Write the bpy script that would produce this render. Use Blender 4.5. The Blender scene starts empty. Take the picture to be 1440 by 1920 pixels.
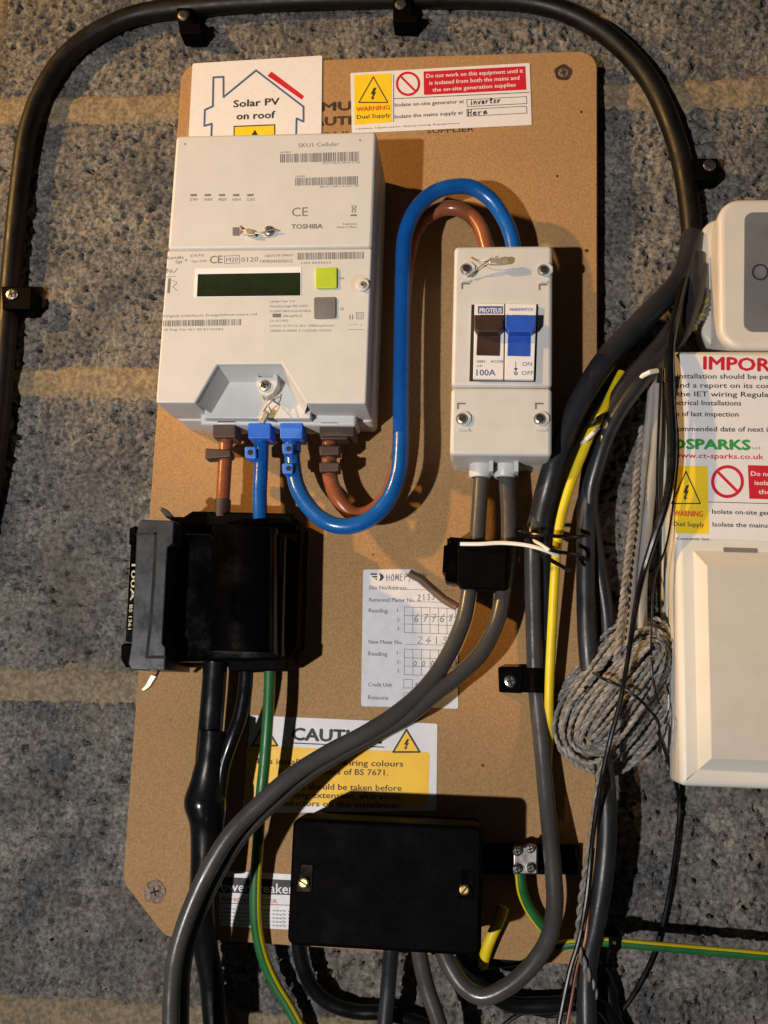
import bpy, math, random
from mathutils import Vector, noise
from math import sin, cos, pi, radians
random.seed(7)
S = bpy.context.scene
COL = S.collection

# ---------------------------------------------------------------- camera
# wall plane is Y = 0; X right, Z up; "h" is the distance out of the wall (mm) = -Y
F = 1900.0; D = 700.0
DX = Vector((0.99473192, 0.01568435, -0.10130355))
DZ = Vector((0.03353328, -0.98364281, 0.17698119))
DN = Vector((0.09687068, 0.17944588, 0.97898685))
def w(v): return Vector((v.dot(DX), v.dot(DN), v.dot(DZ)))
cr = w(Vector((1, 0, 0))); cu = w(Vector((0, -1, 0))); cb = w(Vector((0, 0, -1)))
cam = bpy.data.objects.new('camera', bpy.data.cameras.new('camera')); COL.objects.link(cam)
from mathutils import Matrix
cam.matrix_world = Matrix(((cr.x, cu.x, cb.x, 0), (cr.y, cu.y, cb.y, -D/1000), (cr.z, cu.z, cb.z, 0), (0, 0, 0, 1)))
cam.data.sensor_fit = 'VERTICAL'; cam.data.sensor_height = 24; cam.data.lens = F/1920*24
cam.data.clip_start = .01; cam.data.clip_end = 50
S.camera = cam
S.render.resolution_x = 768; S.render.resolution_y = 1024

# ---------------------------------------------------------------- world, lamps, exposure
wd = bpy.data.worlds.new('World'); S.world = wd; wd.use_nodes = True
bg = wd.node_tree.nodes['Background']; bg.inputs[0].default_value = (0.95, 0.92, 1.0, 1); bg.inputs[1].default_value = 0.016
def lamp(name, kind, pos, tgt, energy, col, size, **kw):
    l = bpy.data.lights.new(name, kind); l.energy = energy; l.color = col
    l.shadow_soft_size = size
    for k, v in kw.items(): setattr(l, k, v)
    o = bpy.data.objects.new(name, l); COL.objects.link(o)
    p = Vector((pos[0], -pos[2], pos[1]))/1000; t = Vector((tgt[0], -tgt[2], tgt[1]))/1000
    o.location = p; o.rotation_euler = (t-p).to_track_quat('-Z', 'Y').to_euler()
    return o
lamp('torch_lamp', 'SPOT', (-735, -400, 1600), (-80, 130, 0), 103, (1.0, .945, .89), .020, spot_size=radians(48), spot_blend=1.0)
lamp('warm_lamp', 'SPOT', (-1500, 800, 900), (124, 405, 0), 130, (1.0, .56, .18), .028, spot_size=radians(29), spot_blend=.4)
S.view_settings.view_transform = 'Standard'; S.view_settings.look = 'None'
S.view_settings.exposure = 0.0; S.view_settings.gamma = 1

# ---------------------------------------------------------------- helpers
def at(px, py, h):
    r = Vector((px-720, py-960, F)); t = (D-h)/r.dot(DN)
    return (r.dot(DX)*t, r.dot(DZ)*t, h)
ORG = {}
class MB:
    def __init__(s): s.v = []; s.f = []; s.m = []; s.s = []
    def add(s, vs, fs, mi=0, sm=True):
        o = len(s.v); s.v += [tuple(v) for v in vs]
        for f in fs: s.f.append([i+o for i in f]); s.m.append(mi); s.s.append(sm)
    def build(s, name, mats, parent=None, origin=None, sharp=35):
        if not isinstance(mats, (list, tuple)): mats = [mats]
        if parent is not None: o0 = ORG[parent.name]
        elif origin: o0 = origin
        else:
            n = len(s.v); o0 = tuple(sum(v[i] for v in s.v)/n for i in range(3))
        me = bpy.data.meshes.new(name)
        me.from_pydata([((v[0]-o0[0])/1000, -(v[2]-o0[2])/1000, (v[1]-o0[1])/1000) for v in s.v], [], s.f)
        for m in mats: me.materials.append(m)
        me.polygons.foreach_set('material_index', s.m); me.polygons.foreach_set('use_smooth', s.s)
        me.update()
        if sharp: me.set_sharp_from_angle(angle=radians(sharp))
        ob = bpy.data.objects.new(name, me); COL.objects.link(ob)
        if parent is not None: ob.parent = parent
        else: ob.location = (o0[0]/1000, -o0[2]/1000, o0[1]/1000)
        ORG[ob.name] = o0
        return ob
def tag(o, label, cat, group=None):
    o['label'] = label; o['category'] = cat
    if group: o['group'] = group
    return o
def thing(name, label, cat, org, group=None):
    o = bpy.data.objects.new(name, None); COL.objects.link(o); o.empty_display_size = .02
    o.location = (org[0]/1000, -org[2]/1000, org[1]/1000); ORG[o.name] = org
    return tag(o, label, cat, group)
def area(p): return sum(p[i][0]*p[(i+1) % len(p)][1]-p[(i+1) % len(p)][0]*p[i][1] for i in range(len(p)))/2
def inset(p, d):
    n = len(p); out = []
    for i in range(n):
        a, b, c = Vector(p[i-1]), Vector(p[i]), Vector(p[(i+1) % n])
        e1 = (b-a).normalized(); e2 = (c-b).normalized()
        n1 = Vector((-e1.y, e1.x)); n2 = Vector((-e2.y, e2.x)); m = n1+n2
        k = max(.35, 1+n1.dot(n2))
        q = b+m*(d/k); out.append((q.x, q.y))
    return out
def rpoly(p, r, n=5):
    if r <= 0: return p
    if area(p) < 0: p = p[::-1]
    out = []; L = len(p)
    for i in range(L):
        a, b, c = Vector(p[i-1]), Vector(p[i]), Vector(p[(i+1) % L])
        rr = min(r, (a-b).length*.45, (c-b).length*.45)
        d1 = (a-b).normalized(); d2 = (c-b).normalized(); hf = math.acos(max(-1, min(1, d1.dot(d2))))/2
        if hf > 1.53: out.append((b.x, b.y)); continue
        R_ = rr; tl_ = R_/math.tan(hf); lim = min((a-b).length, (c-b).length)*.45
        if tl_ > lim: tl_ = lim; R_ = tl_*math.tan(hf)
        s = b+d1*tl_; e = b+d2*tl_; ctr = b+(d1+d2).normalized()*(R_/sin(hf))
        a1 = math.atan2(s.y-ctr.y, s.x-ctr.x); a2 = math.atan2(e.y-ctr.y, e.x-ctr.x); da = (a2-a1+pi) % (2*pi)-pi
        for k in range(n+1):
            t = a1+da*k/n; out.append((ctr.x+R_*cos(t), ctr.y+R_*sin(t)))
    return out
def prism(mb, p, h0, h1, bev=0, nb=3, mi=0, back=True):
    p = [(q[0], q[1]) for q in p]
    if area(p) < 0: p = p[::-1]
    n = len(p); rings = [(p, h0)]
    for _ in range(12):
        if bev <= 0: break
        q = inset(p, bev)
        if all((q[(i+1) % n][0]-q[i][0])*(p[(i+1) % n][0]-p[i][0])+(q[(i+1) % n][1]-q[i][1])*(p[(i+1) % n][1]-p[i][1]) > 0 for i in range(n)): break
        bev *= .8
    if bev > 0:
        for k in range(nb+1):
            a = k/nb*pi/2; rings.append((inset(p, bev*(1-cos(a))), h1-bev+bev*sin(a)))
    else: rings.append((p, h1))
    vs = []
    for q, h in rings: vs += [(x, z, h) for x, z in q]
    fs = []
    for r in range(len(rings)-1):
        for i in range(n):
            j = (i+1) % n; fs.append([r*n+i, r*n+j, (r+1)*n+j, (r+1)*n+i])
    mb.add(vs, fs, mi, True)
    mb.add([(x, z, h1) for x, z in rings[-1][0]], [list(range(n))], mi, False)
    if back: mb.add([(x, z, h0) for x, z in p], [list(range(n))[::-1]], mi, False)
def rect(x0, x1, z0, z1): return [(x0, z0), (x1, z0), (x1, z1), (x0, z1)]
def P(pts, h): return [at(x, y, h)[:2] for x, y in pts]
def pxr(x0, y0, x1, y1): return [(x0, y0), (x1, y0), (x1, y1), (x0, y1)]
def pprism(mb, pts, h0, h1, r=0, bev=0, mi=0, nb=3):      # outline given where it shows at depth h1
    prism(mb, rpoly(P(pts, h1), r) if r else P(pts, h1), h0, h1, bev, nb, mi)
def circ(x, z, r, n=20, a0=0, sx=1): return [(x+r*sx*cos(a0+2*pi*i/n), z+r*sin(a0+2*pi*i/n)) for i in range(n)]
def cr_spline(p, step):
    p = [Vector(q) for q in p]; out = []; n = len(p)
    for i in range(n-1):
        a = p[max(i-1, 0)]; b = p[i]; c = p[i+1]; d = p[min(i+2, n-1)]
        k = max(1, int((c-b).length/step))
        for j in range(k):
            t = j/k
            out.append(.5*((2*b)+(c-a)*t+(2*a-5*b+4*c-d)*t*t+(3*b-3*c+d-a)*t**3))
    out.append(p[-1]); return out
def frames(p):
    T = [(p[min(i+1, len(p)-1)]-p[max(i-1, 0)]).normalized() for i in range(len(p))]
    u = Vector((0, 0, 1)); 
    if abs(T[0].dot(u)) > .9: u = Vector((1, 0, 0))
    fr = []
    for t in T:
        u = (u-t*u.dot(t)).normalized(); fr.append((t, u, t.cross(u)))
    return fr
def tube(mb, pts, r, seg=16, step=3.0, mi=0, stripe=None, spline=True, flat=1.0, a0=0, wob=0):
    p = cr_spline(pts, step) if spline else [Vector(q) for q in pts]
    fr = frames(p); n = len(p); vs = []; fs = []; ms = []
    for i in range(n):
        t, u, v = fr[i]; rr = r(i/(n-1)) if callable(r) else r
        if wob: rr *= 1+wob*noise.noise(p[i]*.08)
        for k in range(seg):
            a = a0+2*pi*k/seg; vs.append(p[i]+u*(rr*flat*cos(a))+v*(rr*sin(a)))
    for i in range(n-1):
        for k in range(seg):
            k2 = (k+1) % seg; fs.append([i*seg+k, i*seg+k2, (i+1)*seg+k2, (i+1)*seg+k])
            ms.append(stripe(k/seg, i/(n-1)) if stripe else mi)
    o = len(mb.v); mb.v += [tuple(x) for x in vs]
    for f, m in zip(fs, ms): mb.f.append([q+o for q in f]); mb.m.append(m); mb.s.append(True)
    for e, rev in ((0, True), (n-1, False)):
        ix = [e*seg+k for k in range(seg)]; ix = ix[::-1] if rev else ix
        mb.add([vs[q] for q in ix], [list(range(seg))], ms[0], False)
def pts3(l): return [at(*q) for q in l]
def twist(mb, pts, r, off, pitch, seg=7, step=1.6, mi=0, strands=2, ph=0):
    p = cr_spline(pts, step); fr = frames(p); 
    for s in range(strands):
        q = []; d = 0
        for i, (t, u, v) in enumerate(fr):
            if i: d += (p[i]-p[i-1]).length
            a = ph+2*pi*d/pitch+2*pi*s/strands; q.append(p[i]+u*(off*cos(a))+v*(off*sin(a)))
        tube(mb, q, r, seg, mi=mi+s if isinstance(mi, int) and mi >= 0 else 0, spline=False)
def ball(mb, c, r, nu=16, nv=10, sz=(1, 1, 1), mi=0, half=False):
    vs = []; fs = []
    for i in range(nv+1):
        th = pi*i/nv
        for k in range(nu):
            a = 2*pi*k/nu; vs.append((c[0]+r*sz[0]*sin(th)*cos(a), c[1]+r*sz[1]*sin(th)*sin(a), c[2]+r*sz[2]*cos(th)))
    for i in range(nv):
        for k in range(nu):
            k2 = (k+1) % nu; fs.append([i*nu+k, (i+1)*nu+k, (i+1)*nu+k2, i*nu+k2])
    mb.add(vs, fs, mi)
# ---- lettering: flat print
_FC = {}
def glyphs(s, bold):
    k = (s, bold)
    if k not in _FC:
        c = bpy.data.curves.new('t', 'FONT'); c.body = s; c.size = 1; c.resolution_u = 2; c.offset = bold
        o = bpy.data.objects.new('t', c); COL.objects.link(o); bpy.context.view_layer.update()
        me = bpy.data.meshes.new_from_object(o.evaluated_get(bpy.context.evaluated_depsgraph_get()))
        _FC[k] = ([tuple(v.co) for v in me.vertices], [list(p.vertices) for p in me.polygons])
        bpy.data.objects.remove(o); bpy.data.curves.remove(c); bpy.data.meshes.remove(me)
    return _FC[k]
CAP = .70
def txt(mb, s, p0, p1, h, cap, bold=0.0, mi=0, slant=0):
    if bold:
        dx_, dy_ = p1[0]-p0[0], p1[1]-p0[1]; q_ = math.hypot(dx_, dy_); d_ = bold*cap*1.9
        for k, (ox, oy) in enumerate(((-d_, 0), (d_, 0), (0, d_*.7), (0, -d_*.7))):
            txt(mb, s, (p0[0]+(d_+ox)*dx_/q_, p0[1]+oy+ox*dy_/q_), (p1[0]+(ox-d_)*dx_/q_, p1[1]+oy+ox*dy_/q_), h+.003*k, cap, 0, mi, slant)
        return
    vs, fs = glyphs(s, 0.0)
    if not vs: return
    a = Vector(at(p0[0], p0[1], h)[:2]); b = Vector(at(p1[0], p1[1], h)[:2])
    px = math.hypot(p1[0]-p0[0], p1[1]-p0[1]); L = (b-a).length; mmpp = L/px
    x0 = min(v[0] for v in vs); x1 = max(v[0] for v in vs); sx = L/(x1-x0); sy = cap*mmpp/CAP
    e = (b-a).normalized(); n = Vector((-e.y, e.x)); out = []
    for v in vs:
        q = a+e*((v[0]-x0)*sx+slant*v[1]*sy)+n*(v[1]*sy); out.append((q.x, q.y, h))
    mb.add(out, fs, mi, False)
def flat(mb, pts, h, mi=0):
    p = P(pts, h)
    if area(p) < 0: p = p[::-1]
    mb.add([(x, z, h) for x, z in p], [list(range(len(p)))], mi, False)
def line(mb, pts, wpx, h, mi=0, closed=False):
    n = len(pts); rng = range(n if closed else n-1)
    for i in rng:
        a = Vector(pts[i]); b = Vector(pts[(i+1) % n]); d = (b-a).normalized(); nn = Vector((-d.y, d.x))*wpx/2; a = a-d*wpx*.3; b = b+d*wpx*.3
        flat(mb, [tuple(a+nn), tuple(b+nn), tuple(b-nn), tuple(a-nn)], h+.004*(i % 3), mi)
def lerp(a, b, t): return (a[0]+(b[0]-a[0])*t, a[1]+(b[1]-a[1])*t)
def barcode(mb, q, h, mi=0):                                # q: four corners TL TR BR BL in the picture
    t = 0
    while t < .985:
        wd_ = random.choice((.006, .006, .011, .016)); a = lerp(q[0], q[1], t); b = lerp(q[0], q[1], min(1, t+wd_))
        c = lerp(q[3], q[2], min(1, t+wd_)); d = lerp(q[3], q[2], t); flat(mb, [a, b, c, d], h, mi); t += wd_+random.choice((.006, .009, .014))
def scribble(mb, pts, wpx, h, mi=0): line(mb, pts, wpx, h, mi)
HW = {'i': [[(.3, .6), (.28, 0), (.45, .1)], [(.33, .8), (.36, .86)]], 'n': [[(0, .55), (.08, 0), (.12, .4), (.4, .55), (.5, .1), (.62, 0)]], 'v': [[(0, .5), (.25, 0), (.55, .6)]], 'e': [[(.05, .28), (.5, .35), (.35, .55), (.08, .4), (.1, .05), (.35, 0), (.6, .12)]],
 'r': [[(.05, .55), (.12, 0), (.16, .42), (.5, .52)]], 't': [[(.3, .95), (.25, .05), (.5, .05)], [(.02, .6), (.6, .66)]], 'h': [[(.08, 1), (.05, 0), (.15, .4), (.42, .5), (.5, 0)]], 'H': [[(.05, 1), (.1, 0)], [(.55, 1), (.52, 0)], [(.05, .5), (.56, .55)]],
 'O': [[(.3, 1), (.05, .6), (.15, .05), (.45, .05), (.58, .6), (.3, 1)]], '0': [[(.3, .9), (.08, .5), (.2, .05), (.42, .1), (.5, .6), (.3, .9)]], 'M': [[(0, 0), (.08, 1), (.3, .3), (.55, 1), (.62, 0)]], 'E': [[(.5, 1), (.08, .95), (.05, .02), (.55, 0)], [(.06, .5), (.42, .55)]], 'F': [[(.55, 1), (.1, .95), (.05, 0)], [(.06, .5), (.4, .55)]],
 '/': [[(.55, 1.2), (0, -.3)]], 'N': [[(0, 0), (.05, 1), (.5, .05), (.58, 1)]], '1': [[(.25, 1), (.3, 0)]], '2': [[(.05, .8), (.3, 1), (.5, .75), (.05, .05), (.6, .02)]], '3': [[(.08, .95), (.5, .9), (.2, .55), (.5, .35), (.3, 0), (.02, .1)]], '4': [[(.4, 1), (.02, .35), (.6, .38)], [(.42, .65), (.36, 0)]],
 '6': [[(.5, 1), (.12, .5), (.1, .08), (.4, 0), (.52, .3), (.15, .42)]], '7': [[(.02, .95), (.55, .95), (.2, 0)], [(.1, .5), (.5, .52)]], '8': [[(.45, .9), (.1, .85), (.45, .35), (.3, 0), (.08, .2), (.5, .75), (.45, .9)]]}
def hand(mb, s, p0, p1, h, cap, w_=1.1, adv=.85):
    n = len(s); d = Vector((p1[0]-p0[0], p1[1]-p0[1])); L_ = d.length; e = d/L_; up = Vector((e.y, -e.x)); cw = L_/n
    for k, c in enumerate(s):
        if c == ' ': continue
        for st in HW[c]:
            q = [Vector(p0)+e*(cw*(k+x*1.15+random.uniform(-.03, .03)+y*.12))+up*(cap*(y+random.uniform(-.05, .05))) for x, y in st]
            line(mb, [tuple(v) for v in q], w_*random.uniform(.8, 1.2), h)
BOLT = [(.05, -.62), (.42, -.62), (.12, -.12), (.36, -.16), (-.02, .42), (.16, .44), (-.14, .72), (-.30, .30), (-.16, .36), (-.06, .04), (-.34, .08)]
def bolt_tri(my, mk, c, rw, rh, h, lw=3, mi_y=0, mi_k=0):    # yellow triangle with black edge and bolt
    x, y = c; tri = [(x, y-rh), (x+rw, y+rh), (x-rw, y+rh)]
    if my is not None: flat(my, tri, h, mi_y)
    line(mk, tri, lw, h+.05, mi_k, True)
    flat(mk, [(x+a*rw*.55, y+rh*.30+b*rh*.72) for a, b in BOLT], h+.07, mi_k)
def noring(mb, c, r, h, lw=5, mi=0):
    N = 28
    for i in range(N):
        a, b = 2*pi*i/N, 2*pi*(i+1)/N
        flat(mb, [(c[0]+q*cos(t), c[1]+q*sin(t)) for q, t in ((r, a), (r, b), (r-lw, b), (r-lw, a))], h, mi)
    line(mb, [(c[0]-r*.66, c[1]-r*.66), (c[0]+r*.66, c[1]+r*.66)], lw*.9, h+.02, mi)

# ---------------------------------------------------------------- materials
def lin(c):
    c = c/255; return c/12.92 if c < .04045 else ((c+.055)/1.055)**2.4
def mat(name, rgb, rough=.5, metal=0, var=.12, vscale=60, bump=.0, bscale=400, rgb2=None, spec=.5, coat=0, detail=3, bd=.0004):
    m = bpy.data.materials.new(name); m.use_nodes = True; nt = m.node_tree; b = nt.nodes['Principled BSDF']
    base = tuple(lin(x) for x in rgb) if max(rgb) > 1 else rgb
    b.inputs['Roughness'].default_value = rough; rgh = rough; b.inputs['Metallic'].default_value = metal
    b.inputs['Specular IOR Level'].default_value = spec
    if coat: b.inputs['Coat Weight'].default_value = coat; b.inputs['Coat Roughness'].default_value = .15
    tc = nt.nodes.new('ShaderNodeTexCoord'); no = nt.nodes.new('ShaderNodeTexNoise')
    no.inputs['Scale'].default_value = vscale; no.inputs['Detail'].default_value = detail
    nt.links.new(tc.outputs['Object'], no.inputs['Vector'])
    r = nt.nodes.new('ShaderNodeValToRGB'); nt.links.new(no.outputs['Fac'], r.inputs[0])
    c2 = (tuple(lin(x) for x in rgb2) if max(rgb2) > 1 else rgb2) if rgb2 else tuple(min(1, x*(1+var)) for x in base)
    c1 = base if rgb2 else tuple(x*(1-var) for x in base)
    r.color_ramp.elements[0].position = .36; r.color_ramp.elements[1].position = .64
    r.color_ramp.elements[0].color = (*c1, 1); r.color_ramp.elements[1].color = (*c2, 1)
    nt.links.new(r.outputs[0], b.inputs['Base Color'])
    n5 = nt.nodes.new('ShaderNodeTexNoise'); n5.inputs['Scale'].default_value = 55; n5.inputs['Detail'].default_value = 6; n5.inputs['Roughness'].default_value = .7
    nt.links.new(tc.outputs['Object'], n5.inputs['Vector']); mr = nt.nodes.new('ShaderNodeMapRange')
    mr.inputs[1].default_value = .35; mr.inputs[2].default_value = .7; mr.inputs[3].default_value = max(.05, rgh-.07); mr.inputs[4].default_value = min(1, rgh+.16)
    nt.links.new(n5.outputs['Fac'], mr.inputs[0]); nt.links.new(mr.outputs[0], b.inputs['Roughness'])
    if bump:
        n2 = nt.nodes.new('ShaderNodeTexNoise'); n2.inputs['Scale'].default_value = bscale; n2.inputs['Detail'].default_value = 4
        nt.links.new(tc.outputs['Object'], n2.inputs['Vector'])
        bp = nt.nodes.new('ShaderNodeBump'); bp.inputs['Strength'].default_value = bump; bp.inputs['Distance'].default_value = bd
        nt.links.new(n2.outputs['Fac'], bp.inputs['Height']); nt.links.new(bp.outputs[0], b.inputs['Normal'])
    return m
def board_mat():
    m = mat('chipboard', (.35, .203, .093), .8, rgb2=(.44, .27, .125), vscale=650, detail=5, bump=.5, bscale=900, spec=.2)
    nt = m.node_tree; b = nt.nodes['Principled BSDF']; src = b.inputs['Base Color'].links[0].from_socket
    no = nt.nodes.new('ShaderNodeTexNoise'); no.inputs['Scale'].default_value = 9; no.inputs['Detail'].default_value = 6
    tc = nt.nodes.new('ShaderNodeTexCoord'); nt.links.new(tc.outputs['Object'], no.inputs['Vector'])
    mx = nt.nodes.new('ShaderNodeMix'); mx.data_type = 'RGBA'; mx.blend_type = 'MULTIPLY'
    rr = nt.nodes.new('ShaderNodeMapRange'); rr.inputs[1].default_value = .35; rr.inputs[2].default_value = .7; rr.inputs[3].default_value = 0; rr.inputs[4].default_value = .35
    nt.links.new(no.outputs['Fac'], rr.inputs[0]); nt.links.new(rr.outputs[0], mx.inputs[0])
    nt.links.new(src, mx.inputs[6]); mx.inputs[7].default_value = (.62, .58, .55, 1); nt.links.new(mx.outputs[2], b.inputs['Base Color'])
    return m
def block_mat():
    m = bpy.data.materials.new('dense_concrete'); m.use_nodes = True; nt = m.node_tree; b = nt.nodes['Principled BSDF']
    b.inputs['Roughness'].default_value = .92; b.inputs['Specular IOR Level'].default_value = .2
    g = nt.nodes.new('ShaderNodeNewGeometry')
    n1 = nt.nodes.new('ShaderNodeTexNoise'); n1.inputs['Scale'].default_value = 330; n1.inputs['Detail'].default_value = 5; n1.inputs['Roughness'].default_value = .65
    n2 = nt.nodes.new('ShaderNodeTexNoise'); n2.inputs['Scale'].default_value = 22; n2.inputs['Detail'].default_value = 4
    n3 = nt.nodes.new('ShaderNodeTexNoise'); n3.inputs['Scale'].default_value = 9; n3.inputs['Detail'].default_value = 7; n3.inputs['Roughness'].default_value = .65
    for n in (n1, n2, n3): nt.links.new(g.outputs['Position'], n.inputs['Vector'])
    r1 = nt.nodes.new('ShaderNodeValToRGB'); e = r1.color_ramp.elements; e[0].position = .33; e[0].color = (.038, .038, .042, 1); e[1].position = .68; e[1].color = (.225, .222, .215, 1)
    q = r1.color_ramp.elements.new(.48); q.color = (.122, .123, .124, 1)
    nt.links.new(n1.outputs['Fac'], r1.inputs[0])
    mx = nt.nodes.new('ShaderNodeMix'); mx.data_type = 'RGBA'; mx.blend_type = 'MULTIPLY'; mx.inputs[0].default_value = 1
    r2 = nt.nodes.new('ShaderNodeValToRGB'); e = r2.color_ramp.elements; e[0].position = .35; e[0].color = (.60, .62, .67, 1); e[1].position = .65; e[1].color = (1.28, 1.2, 1.08, 1)
    nt.links.new(n2.outputs['Fac'], r2.inputs[0]); nt.links.new(r1.outputs[0], mx.inputs[6]); nt.links.new(r2.outputs[0], mx.inputs[7])
    vo = nt.nodes.new('ShaderNodeTexVoronoi'); vo.inputs['Scale'].default_value = 190; vo.inputs['Randomness'].default_value = 1
    nd = nt.nodes.new('ShaderNodeTexNoise'); nd.inputs['Scale'].default_value = 160; nd.inputs['Detail'].default_value = 3; nt.links.new(g.outputs['Position'], nd.inputs['Vector'])
    va = nt.nodes.new('ShaderNodeVectorMath'); va.operation = 'MULTIPLY_ADD'; va.inputs[1].default_value = (.012, .012, .012)
    nt.links.new(nd.outputs['Color'], va.inputs[0]); nt.links.new(g.outputs['Position'], va.inputs[2]); nt.links.new(va.outputs[0], vo.inputs['Vector'])
    sv = nt.nodes.new('ShaderNodeSeparateColor'); nt.links.new(vo.outputs['Color'], sv.inputs[0])
    rv = nt.nodes.new('ShaderNodeMapRange'); rv.inputs[3].default_value = .35; rv.inputs[4].default_value = 1.75; nt.links.new(sv.outputs[0], rv.inputs[0])
    mv = nt.nodes.new('ShaderNodeMix'); mv.data_type = 'RGBA'; mv.blend_type = 'MULTIPLY'; mv.inputs[0].default_value = .35
    nt.links.new(mx.outputs[2], mv.inputs[6]); nt.links.new(rv.outputs[0], mv.inputs[7]); mx = mv
    m2 = nt.nodes.new('ShaderNodeMix'); m2.data_type = 'RGBA'; m2.blend_type = 'MIX'; m2.inputs[7].default_value = (.19, .145, .09, 1)
    r3 = nt.nodes.new('ShaderNodeMapRange'); r3.inputs[1].default_value = .52; r3.inputs[2].default_value = .75; r3.inputs[3].default_value = 0; r3.inputs[4].default_value = .5
    nt.links.new(n3.outputs['Fac'], r3.inputs[0]); nt.links.new(r3.outputs[0], m2.inputs[0]); nt.links.new(mx.outputs[2], m2.inputs[6])
    nt.links.new(m2.outputs[2], b.inputs['Base Color'])
    n4 = nt.nodes.new('ShaderNodeTexNoise'); n4.inputs['Scale'].default_value = 420; n4.inputs['Detail'].default_value = 5; nt.links.new(g.outputs['Position'], n4.inputs['Vector'])
    bp = nt.nodes.new('ShaderNodeBump'); bp.inputs['Strength'].default_value = .9; bp.inputs['Distance'].default_value = .0012
    nt.links.new(n4.outputs['Fac'], bp.inputs['Height']); nt.links.new(bp.outputs[0], b.inputs['Normal'])
    return m
M = dict(
    block=block_mat(), board=board_mat(),
    mortar=mat('mortar', (.15, .122, .085), .95, rgb2=(.285, .228, .15), vscale=330, detail=8, bump=.8, bscale=500, bd=.0009, spec=.2),
    white=mat('meter_plastic', (.585, .595, .60), .46, var=.02, bump=.35, bscale=1500, bd=.00018),
    iso=mat('isolator_plastic', (.575, .585, .585), .42, var=.03, bump=.35, bscale=1400, bd=.0002),
    cream=mat('cream_plastic', (.68, .67, .62), .4, var=.02, bump=.2, bscale=1200, bd=.0002),
    cream2=mat('warm_grey_plastic', (.56, .545, .50), .42, var=.02, bump=.2, bscale=1200, bd=.0002),
    alarm=mat('pale_casing', (.62, .60, .57), .35, var=.02, bump=.15, bscale=900, bd=.0002),
    paper=mat('label_vinyl', (.74, .74, .77), .5, var=.02, vscale=200),
    card=mat('record_card', (.66, .67, .72), .6, var=.04, vscale=150),
    yellow=mat('label_yellow', (.85, .60, .015), .5, var=.04),
    orange=mat('caution_yellow', (.95, .55, .02), .5, var=.05),
    red=mat('label_red', (.55, .012, .03), .5, var=.05),
    orred=mat('warning_red', (.60, .06, .02), .5, var=.05),
    ink=mat('black_ink', (.022, .022, .028), .6, var=.1),
    ink2=mat('grey_ink', (.16, .16, .17), .6, var=.1),
    inkblue=mat('blue_ink', (.04, .09, .30), .6, var=.1),
    inkhouse=mat('house_line_blue', (.06, .11, .25), .6, var=.1),
    pen=mat('pen_ink', (.10, .10, .13), .6, var=.2),
    green_ink=mat('green_ink', (.03, .30, .06), .6, var=.1),
    blackp=mat('black_bakelite', (.0016, .0014, .0014), .13, var=.3, spec=.16),
    blackm=mat('black_moulding', (.0012, .001, .001), .6, var=.3, bump=.3, bscale=700, spec=.04),
    greyrim=mat('worn_grey_plastic', (.040, .042, .05), .28, var=.25, vscale=60, bump=.08, bscale=500),
    cond=mat('black_pvc_conduit', (.004, .0033, .0028), .44, var=.3, vscale=40, bump=.2, bscale=200, spec=.35),
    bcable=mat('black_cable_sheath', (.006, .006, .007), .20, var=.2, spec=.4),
    dcable=mat('dark_grey_sheath', (.020, .021, .026), .32, var=.25, vscale=35, bump=.2, bscale=300),
    gcable=mat('grey_cable_sheath', (.062, .060, .060), .26, var=.12, vscale=30, bump=.15, bscale=300),
    lgcable=mat('light_grey_sheath', (.24, .235, .23), .4, var=.12, vscale=40, bump=.15, bscale=300),
    blue=mat('blue_cable_sheath', (.006, .095, .38), .23, var=.10, vscale=40, bump=.2, bscale=350),
    bluecap=mat('blue_plastic', (.035, .17, .72), .45, var=.08, bump=.2, bscale=700),
    brown=mat('brown_cable_sheath', (.26, .080, .034), .27, var=.15, vscale=40, bump=.2, bscale=350),
    browncap=mat('dark_brown_plastic', (.050, .028, .022), .5, var=.2, bump=.2, bscale=700),
    btoggle=mat('brown_toggle', (.040, .017, .014), .4, var=.15, bump=.2, bscale=900),
    bltoggle=mat('blue_toggle', (.020, .085, .50), .4, var=.1, bump=.2, bscale=900),
    yel=mat('earth_yellow', (.72, .55, .010), .4, var=.08), grn=mat('earth_green', (.014, .12, .03), .4, var=.12),
    metal=mat('zinc_screw', (.55, .55, .53), .28, 1, var=.2, vscale=500), brass=mat('brass_screw', (.62, .46, .16), .3, 1, var=.2, vscale=500),
    steel=mat('dull_steel', (.30, .29, .28), .42, 1, var=.3, vscale=300),
    rust=mat('dull_screw_in_board', (.20, .14, .10), .6, .3, var=.5, vscale=400, bump=.5, bscale=600),
    lead=mat('lead_seal', (.50, .47, .38), .4, .6, var=.2, vscale=300), wire=mat('seal_wire', (.42, .38, .32), .35, .8, var=.2),
    lcd=mat('lcd_glass', (.014, .024, .010), .22, var=.12, vscale=40, spec=.4), lcdframe=mat('lcd_bezel', (.80, .82, .88), .25, var=.02),
    btn_g=mat('green_button', (.42, .58, .03), .45, var=.05, bump=.3, bscale=900), btn_k=mat('grey_button', (.16, .16, .165), .5, var=.1, bump=.3, bscale=900),
    screen=mat('dark_grey_window', (.15, .16, .18), .3, var=.1, vscale=30, bump=.1, bscale=800),
    strandg=mat('grey_strand', (.22, .215, .21), .5, var=.35, vscale=150), strandd=mat('darker_strand', (.17, .165, .16), .5, var=.3, vscale=150),
    strandt=mat('tan_strand', (.21, .175, .14), .5, var=.2, vscale=150),
    wtie=mat('white_tie', (.78, .76, .72), .35, var=.03), dark=mat('dark_recess', (.012, .012, .012), .8, var=.2),
)

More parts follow.
